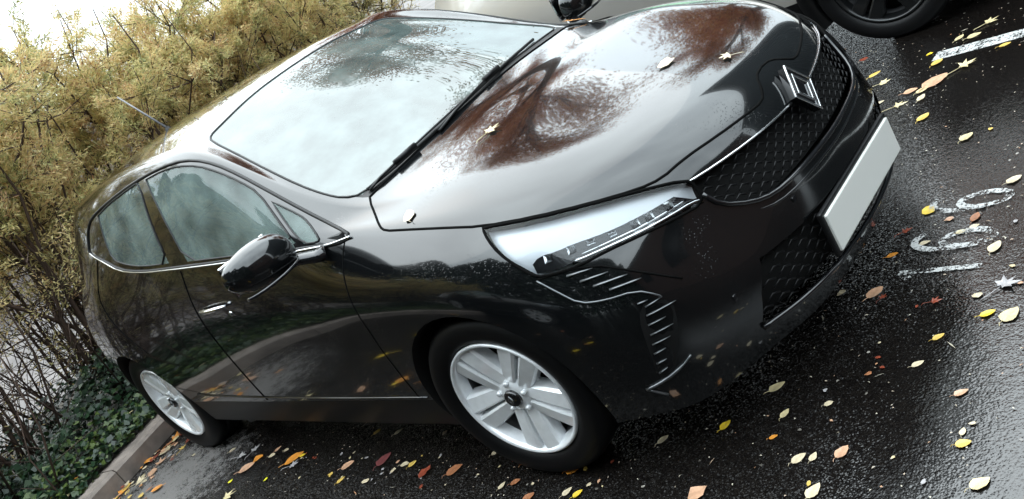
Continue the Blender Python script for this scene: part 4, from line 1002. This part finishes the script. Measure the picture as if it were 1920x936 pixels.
# ---------------------------------------------------------------- hedge, ivy
rng = np.random.default_rng(7); random.seed(7)
def leafmat(name, cols, rough=.6, trans=.35):
    """colour picked per leaf from a random face attribute"""
    m = bpy.data.materials.new(name); m.use_nodes = True; nt = m.node_tree; b = nt.nodes['Principled BSDF']; k = nt.links.new
    a = N(nt, 'ShaderNodeAttribute', attribute_name='tone'); r = N(nt, 'ShaderNodeValToRGB'); r.color_ramp.interpolation = 'LINEAR'
    e = r.color_ramp.elements; n = len(cols)
    while len(e) < n: e.new(.5)
    for i, c in enumerate(cols): e[i].position = i / (n - 1); e[i].color = (*c, 1)
    k(a.outputs['Fac'], r.inputs[0]); k(r.outputs[0], b.inputs['Base Color']); b.inputs['Roughness'].default_value = rough
    tr = N(nt, 'ShaderNodeBsdfTranslucent'); k(r.outputs[0], tr.inputs[0]); mx = N(nt, 'ShaderNodeMixShader'); mx.inputs[0].default_value = trans
    k(b.outputs[0], mx.inputs[1]); k(tr.outputs[0], mx.inputs[2]); k(mx.outputs[0], nt.nodes['Material Output'].inputs[0])
    return m
M['hedge'] = leafmat('feathery_autumn_foliage', [(.22, .23, .09), (.46, .45, .19), (.68, .57, .26), (.72, .56, .27), (.50, .28, .14), (.80, .76, .46)], trans=.45)
M['stem'] = mat('twig_bark', (.060, .035, .024), .8, var=(20, .4))
M['ivy'] = leafmat('ivy_leaves', [(.006, .016, .008), (.010, .028, .012), (.016, .045, .018), (.09, .13, .03), (.02, .045, .03)], .4, .12)
M['autumn'] = leafmat('russet_foliage', [(.20, .05, .025), (.40, .11, .04), (.50, .24, .07), (.30, .07, .04)], .6, .3)
def blades(C_, D_, L_, W_, rng):
    """quads: centre, direction, length, width"""
    n = len(C_); R_ = rng.normal(size=(n, 3)); S_ = np.cross(D_, R_); S_ /= np.linalg.norm(S_, axis=1)[:, None] + 1e-9
    L_ = L_[:, None]; W_ = W_[:, None]
    V = np.stack([C_ - D_ * L_ * .5, C_ + S_ * W_ * .5, C_ + D_ * L_ * .5, C_ - S_ * W_ * .5], 1).reshape(-1, 3)
    return V, np.arange(4 * n).reshape(n, 4)
def tone(o, T):
    a = o.data.attributes.new('tone', 'FLOAT', 'FACE'); a.data.foreach_set('value', np.asarray(T, np.float32)); return o
def shrub(x, y, h, wd, seed, label):
    """stems fan from the ground, branch, and carry sprays of needle-like leaves"""
    r = np.random.default_rng(seed); root = empty('hedge_shrub', (x, y, .08)); tag(root, label, 'shrub', 'shrubs in the hedge behind the kerb')
    mb = MB(); tips = []
    for i in range(20):
        a = r.uniform(0, 2 * math.pi); sp = r.uniform(.10, 1) ** .7 * wd * .55; p = Vector((r.normal() * .13, r.normal() * .13, 0)); hh = h * r.uniform(.62, .98)
        end = Vector((math.cos(a) * sp, math.sin(a) * sp, hh)); pts = []
        k1, k2 = r.normal(size=3) * .07, r.normal(size=3) * .07
        for q in range(8):
            f = q / 7; c = p.lerp(end, f) + Vector((0, 0, .12 * h * math.sin(f * 3.1))) * .4 + Vector(k1) * math.sin(f * 5) + Vector(k2) * math.sin(f * 9); pts.append(c)
        r0 = r.uniform(.012, .022); mb.tube(pts, [r0 * (1 - .8 * q / 7) for q in range(8)], 5)
        for b_ in range(13):
            f = r.uniform(.12, 1); q0 = pts[int(f * 6.99)]; d = Vector((r.normal(), r.normal(), r.uniform(-.1, 1.4))).normalized(); ln = r.uniform(.22, .60) * (1.15 - .5 * f)
            m1 = q0 + d * ln * .5 + Vector(r.normal(size=3)) * .03; e = q0 + d * ln + Vector((0, 0, .04)) + Vector(r.normal(size=3)) * .04
            mb.tube([q0, m1, e], [.0055, .004, .002], 4); tips.append((q0, m1, e, f))
            for t_ in range(5):
                g_ = r.uniform(.2, 1); s_ = (q0.lerp(m1, g_ * 2) if g_ < .5 else m1.lerp(e, g_ * 2 - 1)); d2 = (d + Vector(r.normal(size=3)) * .75).normalized(); l2 = r.uniform(.09, .25)
                mb.tube([s_, s_ + d2 * l2], [.0026, .0012], 3); tips.append((s_, s_ + d2 * l2 * .5, s_ + d2 * l2, f))
    for i in range(26):     # thin suckers and dead twigs criss-crossing near the ground
        a = r.uniform(0, 2 * math.pi); p = Vector((r.normal() * .35, r.normal() * .35, 0)); e = p + Vector((math.cos(a) * r.uniform(.1, .7), math.sin(a) * r.uniform(.1, .7), r.uniform(.6, 1.5)))
        m1 = p.lerp(e, .5) + Vector(r.normal(size=3)) * .07; q = r.uniform(.003, .009); mb.tube([p, m1, e], [q, q * .8, q * .4], 4)
        for b_ in range(5):
            s_ = p.lerp(m1, r.uniform(.2, 1)) if r.random() < .5 else m1.lerp(e, r.random()); mb.tube([s_, s_ + Vector((r.normal() * .25, r.normal() * .25, r.uniform(-.1, .4)))], [.0035, .0015], 3)
    mb.build('stems', M['stem'], root)
    Cs = []; Ds = []; Ts = []
    for a, b, c, f in tips:
        a, b, c = np.array(a), np.array(b), np.array(c); zm = c[2] / h
        keep = np.clip((zm - .28) * 3.2, .05, 1.0)
        n = int(74 * keep * r.uniform(.5, 1.3)); 
        if n < 1: continue
        u = r.uniform(.25, 1.05, n)[:, None]; P = np.where(u < .5, a + (b - a) * u * 2, b + (c - b) * (u * 2 - 1)); d = (c - a) / (np.linalg.norm(c - a) + 1e-9)
        D = d * .7 + r.normal(size=(n, 3)) * .55; D /= np.linalg.norm(D, axis=1)[:, None]
        P = P + r.normal(size=(n, 3)) * .018 + D * .015; Cs.append(P); Ds.append(D)
        Ts.append(np.clip(r.normal(.42, .16) + r.normal(size=n) * .14, 0, 1))
    Cs = np.concatenate(Cs); Ds = np.concatenate(Ds); Ts = np.concatenate(Ts); n = len(Cs)
    V, F = blades(Cs, Ds, r.uniform(.024, .052, n), r.uniform(.005, .010, n), r)
    o = fastmesh('foliage', V, F, M['hedge'], root); tone(o, Ts[:len(o.data.polygons)]); return root
labs = ['ochre feathery hedge shrub at the left picture edge, bare stems showing above the ivy', 'ochre and green hedge shrub behind the rear wheel with ivy at its foot', 'tallest olive yellow hedge shrub, behind the car tail below the patch of sky',
        'orange tinged hedge shrub behind the roof antenna', 'golden hedge shrub above the middle of the car roof', 'yellow green hedge shrub above the windscreen, next to the silver car', 'far golden hedge shrub partly hidden by the silver car', 'last ochre hedge shrub, beyond the silver car', 'hedge shrub added just outside the left picture edge, first of the row', 'hedge shrub added farther outside the left picture edge, mirrored in the car tail', 'outermost hedge shrub added unseen at the end of the row']  # last three added out of view to dim the car tail's reflection
for i, (s, t, h, wd) in enumerate([(-1.15, .95, 2.5, 1.6), (-.15, 1.05, 2.6, 1.6), (.80, .95, 2.68, 1.6), (1.65, 1.0, 2.55, 1.6), (2.5, .95, 2.5, 1.6), (3.4, 1.0, 2.4, 1.5), (4.4, .95, 2.45, 1.6), (5.3, 1.0, 2.45, 1.6), (-2.25, 1.0, 2.5, 1.7), (-3.4, 1.0, 2.6, 1.7), (-4.6, 1.0, 2.6, 1.7)]):
    p = K(s, t); shrub(p.x, p.y, h, wd, 11 + i, labs[i])
def ivy():
    r = np.random.default_rng(3); n = 30000; s = r.uniform(-2.6, 5.5, n); t = np.abs(r.normal(0, .55, n)) ** 1.0; t = .10 + np.where(t > 1.3, r.uniform(0, 1.2, n), t)
    hh = (.05 + .26 * np.clip((t - .1) / .45, 0, 1) * (1 - .35 * np.clip((t - .8) / .6, 0, 1))) * (1 + .35 * np.sin(s * 5 + 2 * np.sin(t * 7)))
    z = .09 + hh * r.uniform(.25, 1.05, n) ** .6
    C_ = np.array(K0)[None] + s[:, None] * np.array(KD)[None] + t[:, None] * np.array(KN)[None]; C_[:, 2] = z
    nn = r.normal(size=(n, 3)) * .45 + np.array([.25, -.1, 1]); nn /= np.linalg.norm(nn, axis=1)[:, None]
    a = np.cross(nn, r.normal(size=(n, 3))); a /= np.linalg.norm(a, axis=1)[:, None]; b = np.cross(nn, a); L_ = r.uniform(.012, .029, n)[:, None]
    V = np.stack([C_ - a * L_, C_ - a * L_ * .25 + b * L_ * .8 - nn * L_ * .15, C_ + a * L_, C_ - a * L_ * .25 - b * L_ * .8 - nn * L_ * .15], 1).reshape(-1, 3)
    T = np.clip(r.uniform(0, .62, n) + (t < .36) * r.uniform(.1, .5, n) * (r.random(n) < .7), 0, .8)
    o = fastmesh('ivy', V, np.arange(4 * n).reshape(n, 4), M['ivy']); tone(o, T); tag(o, 'dark green ivy covering the bed between kerb and hedge', 'ivy', kind='stuff')
ivy()

# ---------------------------------------------------------------- fallen leaves
LC = {'pale': (.58, .48, .27), 'ochre': (.62, .42, .10), 'yellow': (.80, .55, .04), 'tan': (.55, .32, .20), 'cream': (.60, .50, .34), 'brown': (.32, .13, .06), 'redbrown': (.24, .05, .025),
      'orange': (.66, .26, .04), 'greywhite': (.36, .34, .34), 'maroon': (.16, .045, .045), 'lime': (.80, .75, .03)}
LM = {k: mat('leaf_' + k, v, .35, 0, .25, .5, var=(60, .22), bump=(120, .4, .002)) for k, v in LC.items()}
def outline(kind, r):
    if kind == 'maple':
        P = []; tipsA = [0, 38, 78, 128, 180, 232, 282, 322]; rr = [1.0, .50, .86, .45, .30, .45, .86, .50]
        A = [0, 22, 45, 68, 95, 125, 150, 180, 210, 235, 265, 292, 315, 338]; Rr = [1.0, .42, .90, .36, .72, .32, .40, .18, .40, .32, .72, .36, .90, .42]
        for a, q in zip(A, Rr): 
            q *= r.uniform(.88, 1.1); P.append((.5 * q * math.cos(rad(a)), .5 * q * math.sin(rad(a))))
        return P
    if kind == 'scrap':
        n = 9; return [(.5 * r.uniform(.6, 1.1) * math.cos(2 * math.pi * i / n), .38 * r.uniform(.55, 1.1) * math.sin(2 * math.pi * i / n)) for i in range(n)]
    n = 14; wd = r.uniform(.27, .37); P = []
    for i in range(n):
        a = 2 * math.pi * i / n; x = .5 * math.cos(a); P.append((x * r.uniform(.95, 1.04), r.uniform(.86, 1.1) * wd * math.sin(a) * (1 - .35 * math.cos(a)) * (1 - abs(math.cos(a)) ** 5 * .5)))
    return P
def leaf(pos, rz, size, kind, colr, label, group='leaves fallen on the wet asphalt', normal=None, name='fallen_leaf'):
    r = random.Random(int(abs(pos[0] * 7919 + pos[1] * 104729) * 1000) % 99991); P = outline(kind, r); cu = r.uniform(.02, .18) if normal is None else .02; tw = r.uniform(-.25, .25); V = []; F = []
    rings = 3
    V.append((0, 0, 0))
    for q in range(1, rings + 1):
        for x, y in P: V.append((x * q / rings, y * q / rings, 0))
    n = len(P)
    for i in range(n):
        F.append((0, 1 + i, 1 + (i + 1) % n))
        for q in range(rings - 1): F.append((1 + q * n + i, 1 + (q + 1) * n + i, 1 + (q + 1) * n + (i + 1) % n, 1 + q * n + (i + 1) % n))
    W = []
    for x, y, z in V:
        z = cu * (y * y * 1.6 + x * x * .45) + tw * x * y * .8 + abs(y) * .06 * (kind != 'scrap') + (r.uniform(-.02, .04) if kind != 'ovate' else 0); W.append((x * size, y * size, z * size))
    zmin = min(v[2] for v in W); W = [(x, y, z - zmin + .0035) for x, y, z in W]
    mb = MB(); mb.add(W, F, True)
    if kind != 'scrap': mb.tube([(-.46 * size * (.3 if kind == 'maple' else 1), 0, .004 + .02 * size), (-.66 * size, .03 * size, .006), (-.80 * size, .07 * size * r.choice((-1, 1)), .004)], .018 * size if size < .1 else .0016, 4)
    o = mb.build(name, LM[colr]); o.location = pos
    if normal is not None: o.rotation_mode = 'QUATERNION'; o.rotation_quaternion = Vector(normal).to_track_quat('Z', 'Y') @ Matrix.Rotation(rz, 3, 'Z').to_quaternion()
    else: o.rotation_euler = (0, 0, rz)
    tag(o, label, 'leaf', group); return o
for x, y, a, s, k, c, lab in LEAVES: leaf((x, y, .0), a + random.uniform(-.7, .7), s * .86, k, c, lab)
# leaves caught on the car
def onleaf(p, a, s, k, c, lab):
    q, n = snap(p, .001); leaf(q, a, s, k, c, lab, 'leaves stuck on the bonnet', n)
onleaf((.443, -.003, .883), -.2, .072, 'scrap', 'cream', 'broad cream leaf on the bonnet, near its middle')
onleaf((.624, .024, .833), 2.2, .060, 'maple', 'cream', 'small cream maple leaf on the bonnet edge by the emblem')
onleaf((-.03, -.325, .959), .3, .085, 'maple', 'pale', 'pale maple leaf on the bonnet crease near the wiper')
onleaf((-.115, -.70, .909), 2.0, .055, 'ovate', 'cream', 'narrow cream leaf near the bonnet side edge')
q, n = snap((-.36, .655, .99), .012); leaf(q, 1.2, .075, 'maple', 'orange', 'orange leaf lodged at the far lower corner of the windscreen', 'leaves stuck on the bonnet', n)
# drift of leaves along the kerb: every leaf one object
cs = ['tan', 'cream', 'orange', 'redbrown', 'brown', 'pale', 'ochre', 'cream', 'tan', 'greywhite']
for i in range(92):
    s = random.uniform(-.40, .62); t = -abs(random.gauss(0, .20)) - .03; p = K(s, t); 
    leaf((p.x, p.y, random.uniform(0, .012)), random.uniform(0, 6.28), random.uniform(.025, .085), random.choice(['scrap', 'ovate', 'maple', 'scrap']), random.choice(cs), 'small faded leaf in the drift along the foot of the kerb', 'leaf drift along the kerb')
for i in range(30):
    s = random.uniform(-.6, 1.0); t = random.uniform(.12, .40); p = K(s, t)
    leaf((p.x, p.y, .12 + random.uniform(0, .10)), random.uniform(0, 6.28), random.uniform(.03, .06), random.choice(['ovate', 'scrap']), random.choice(['ochre', 'yellow', 'tan', 'pale', 'orange']), 'yellowed leaf lying on the ivy edge beside the kerb', 'leaves on the ivy edge')
for i in range(22):
    leaf((random.uniform(-2.9, .3), -random.uniform(1.15, 3.2), 0), random.uniform(0, 6.28), random.uniform(.05, .11), random.choice(['scrap', 'ovate', 'maple', 'ovate']), random.choice(['orange', 'redbrown', 'brown', 'tan', 'orange', 'yellow']), 'autumn leaf on the asphalt beside the car, seen mirrored in its dark doors', 'leaves mirrored in the doors')
for i in range(50):
    x = random.uniform(-1.6, 1.2); y = -.80 - abs(random.gauss(0, .12)) if x < .3 else random.uniform(-.85, .4)
    if x >= .3: x = random.uniform(.75, 1.2)
    leaf((x, y, 0), random.uniform(0, 6.28), random.uniform(.009, .022), random.choice(['scrap', 'ovate']), random.choice(['cream', 'pale', 'tan', 'ochre', 'redbrown', 'greywhite']), 'tiny leaf fragment on the wet asphalt, smaller than a fingertip', 'tiny leaf fragments')
# crumpled litter behind the sill
g = MB(); r_ = np.random.default_rng(5)
V = []; F = []; nu, nv = 14, 10
for i in range(nu):
    for j in range(nv):
        a = 2 * math.pi * i / nu; b = math.pi * (j + .5) / nv; q = .055 * (1 + .45 * r_.uniform(-1, 1)); V.append((q * 1.5 * math.sin(b) * math.cos(a), q * math.sin(b) * math.sin(a), max(.0, .035 + q * .8 * math.cos(b))))
for i in range(nu):
    for j in range(nv - 1): F.append((i * nv + j, i * nv + j + 1, ((i + 1) % nu) * nv + j + 1, ((i + 1) % nu) * nv + j))
g.add(V, F); o = g.build('crumpled_litter', mat('white_film', (.62, .62, .64), .3)); o.location = (-2.40, -.60, .004); tag(o, 'crumpled white plastic litter on the ground beside the rear tyre under the sill', 'litter')
# tiny grit, petals and seed scraps on the asphalt
r = np.random.default_rng(21); n = 2600; x = r.uniform(-3.2, 1.6, n); y = r.uniform(-1.7, 2.2, n); C_ = np.stack([x, y, np.full(n, .0035)], 1); a = r.uniform(0, 6.28, n); D = np.stack([np.cos(a), np.sin(a), np.zeros(n)], 1); S_ = np.stack([-np.sin(a), np.cos(a), np.zeros(n)], 1)
L_ = (r.uniform(.002, .006, n) * (1 + 3.0 * (r.random(n) < .05)))[:, None]; W_ = r.uniform(.0012, .0028, n)[:, None]
V = np.stack([C_ - D * L_, C_ - S_ * W_ + [0, 0, .001], C_ + D * L_, C_ + S_ * W_ + [0, 0, .002]], 1).reshape(-1, 3)
M['scraps'] = leafmat('leaf_scraps', [(.5, .45, .35), (.25, .2, .15), (.6, .55, .45), (.4, .2, .1)], .4, 0); o = fastmesh('leaf_scraps', V, np.arange(4 * n).reshape(n, 4), M['scraps']); tone(o, r.random(n)); tag(o, 'tiny pale leaf scraps and seeds scattered over wet asphalt', 'leaf scraps', kind='stuff')

# ---------------------------------------------------------------- what the paint and the glass mirror: trees and a ribbed building across the car park
def tree(x, y, h, cr, seed, label, m, n=26000, base=.3, ls=.10):
    r = np.random.default_rng(seed); root = empty('autumn_tree', (x, y, 0)); tag(root, label, 'tree', 'trees across the car park')
    mb = MB(); mb.tube([(0, 0, 0), (.1, 0, h * .3), (0, .1, h * .6), (0, 0, h * .85)], [.22, .17, .11, .04], 10); Cs = []
    for i in range(22):
        z0 = r.uniform(base, .85) * h; a = r.uniform(0, 6.28); el = r.uniform(.1, 1.1); ln = cr * r.uniform(.5, 1.1) * (1 - .45 * (z0 / h)); d = Vector((math.cos(a) * math.cos(el), math.sin(a) * math.cos(el), math.sin(el)))
        p = Vector((0, 0, z0)); e = p + d * ln; mb.tube([p, p.lerp(e, .5) + Vector((0, 0, .15)), e], [.06, .035, .012], 5)
        for j in range(9):
            q = p.lerp(e, r.uniform(.3, 1)); d2 = (d + Vector(r.normal(size=3)) * .7).normalized() * r.uniform(.4, 1.2); mb.tube([q, q + d2], [.014, .005], 3); Cs.append(np.array(q + d2 * .7))
    mb.build('trunk', M['stem'], root); Cs = np.array(Cs); k = r.integers(0, len(Cs), n); P = Cs[k] + r.normal(size=(n, 3)) * .26; D = r.normal(size=(n, 3)); D /= np.linalg.norm(D, axis=1)[:, None]
    V, F = blades(P, D, r.uniform(ls * .7, ls * 1.5, n), r.uniform(ls * .4, ls * .8, n), r); o = fastmesh('crown', V, F, m, root); tone(o, np.clip(r.random(len(Cs))[k] * .6 + r.random(n) * .4, 0, 1))
tree(-6.6, 7.4, 11.5, 3.0, 1, 'russet tree beyond the silver car, mirrored in the bonnet', M['autumn'], 30000, .10, .085)
tree(-10.5, 10.5, 10.5, 2.8, 5, 'tall russet tree added behind the first one to darken the bonnet reflection, farther from the ribbed building', M['autumn'], 24000, .12, .10)  # this tree and the next added to darken the sky mirrored in the bonnet
tree(-5.2, 13.5, 10.0, 2.8, 6, 'russet tree added between the others in the back row to darken the bonnet reflection', M['autumn'], 24000, .12, .10)
tree(-2.6, 9.8, 8.6, 2.2, 2, 'darker russet tree standing nearer the ribbed building', M['autumn'], 18000)
broot = empty('ribbed_building', (0, 0, 0)); tag(broot, 'dark ribbed metal building across the car park, mirrored in the car nose', 'building')
g = MB(); V = []; F = []; nx = 240; 
for i in range(nx + 1):
    x = -1.0 + 20 * i / nx; y = 11.5 + (.0 if i % 4 < 2 else .18); V += [(x, y, 0), (x, y, 12.5)]
for i in range(nx): F.append((2 * i, 2 * i + 2, 2 * i + 3, 2 * i + 1))
g.add(V, F); g.build('wall', mat('ribbed_metal', (.06, .07, .075), .5, .3), broot)
g = MB(); g.box((9.0, 14.5, 12.6), (10.4, 3.3, .12)); g.box((9.0, 14.6, 6.2), (9.8, 2.8, 6.2)); g.build('roof', M['plastic'], broot)

wl = empty('added_wall', (0, 0, 0)); tag(wl, 'low pale rendered wall added behind the hedge, closing off bright sky between its stems', 'wall')  # backdrop added to dim the hedge gaps and the tail's reflection
def kbox(name, s0, s1, t0, t1, z0, z1, m, parent):
    g = MB(); P = [K(s, t, z) for z in (z0, z1) for s, t in ((s0, t0), (s1, t0), (s1, t1), (s0, t1))]
    g.add(P, [(0, 3, 2, 1), (4, 5, 6, 7), (0, 1, 5, 4), (1, 2, 6, 5), (2, 3, 7, 6), (3, 0, 4, 7)]); return g.build(name, m, parent)
M['render'] = mat('pale_render', (.26, .225, .215), .85, var=(1.2, .3), bump=(30, .4, .004))
kbox('wall', -22, 16, 9.0, 9.3, .05, 2.2, M['render'], wl); kbox('coping', -22, 16, 8.94, 9.36, 2.2, 2.28, M['kerb'], wl)
# hedge and building added out of view to keep the wet flanks dark
def added_evergreens():
    r = np.random.default_rng(8); n = 70000
    x = r.uniform(-26, 11, n); z = 9.5 * r.random(n) ** .9; y = -8.2 + (r.random(n) - .5) * 2.0 * (1 - z / 11) + .5 * np.sin(x * 1.7); z *= (1 + .12 * np.sin(x * 1.1))
    D = r.normal(size=(n, 3)); D /= np.linalg.norm(D, axis=1)[:, None]; V, F = blades(np.stack([x, y, z], 1), D, r.uniform(.22, .5, n), r.uniform(.15, .3, n), r)
    root = empty('added_evergreen_hedge', (0, 0, 0)); tag(root, 'tall dark evergreen hedge added out of view behind the viewer to darken the car flank', 'hedge')
    o = fastmesh('foliage', V, F, M['ivy'], root); tone(o, r.random(n) * .5)
    g = MB()
    for i in range(30): xx = -25 + i * 1.2; g.tube([(xx, -8.2, 0), (xx + .1, -8.3, 4), (xx, -8.2, 8.5)], [.12, .08, .03], 7)
    g.build('trunk', M['stem'], root)
added_evergreens()
b2 = empty('added_brick_building', (0, 0, 0)); tag(b2, 'dark brick building added out of view behind the viewer to darken the bumper reflections', 'building')  # unseen block, added to darken what the bumper mirrors
g = MB(); g.box((15.0, -4.0, 3.2), (4.0, 9.5, 3.2)); g.build('wall', mat('dark_brick', (.075, .04, .032), .8, bump=(9, .5, .02), var=(5, .3)), b2)
g = MB(); g.box((15.0, -4.0, 6.55), (4.2, 9.7, .14)); g.build('roof', M['plastic'], b2)
for i in range(6):
    g = MB(); g.box((10.985, -12 + i * 3.1, 3.2), (.03, .55, .8)); wn = g.build('window', M['gloss'], b2)
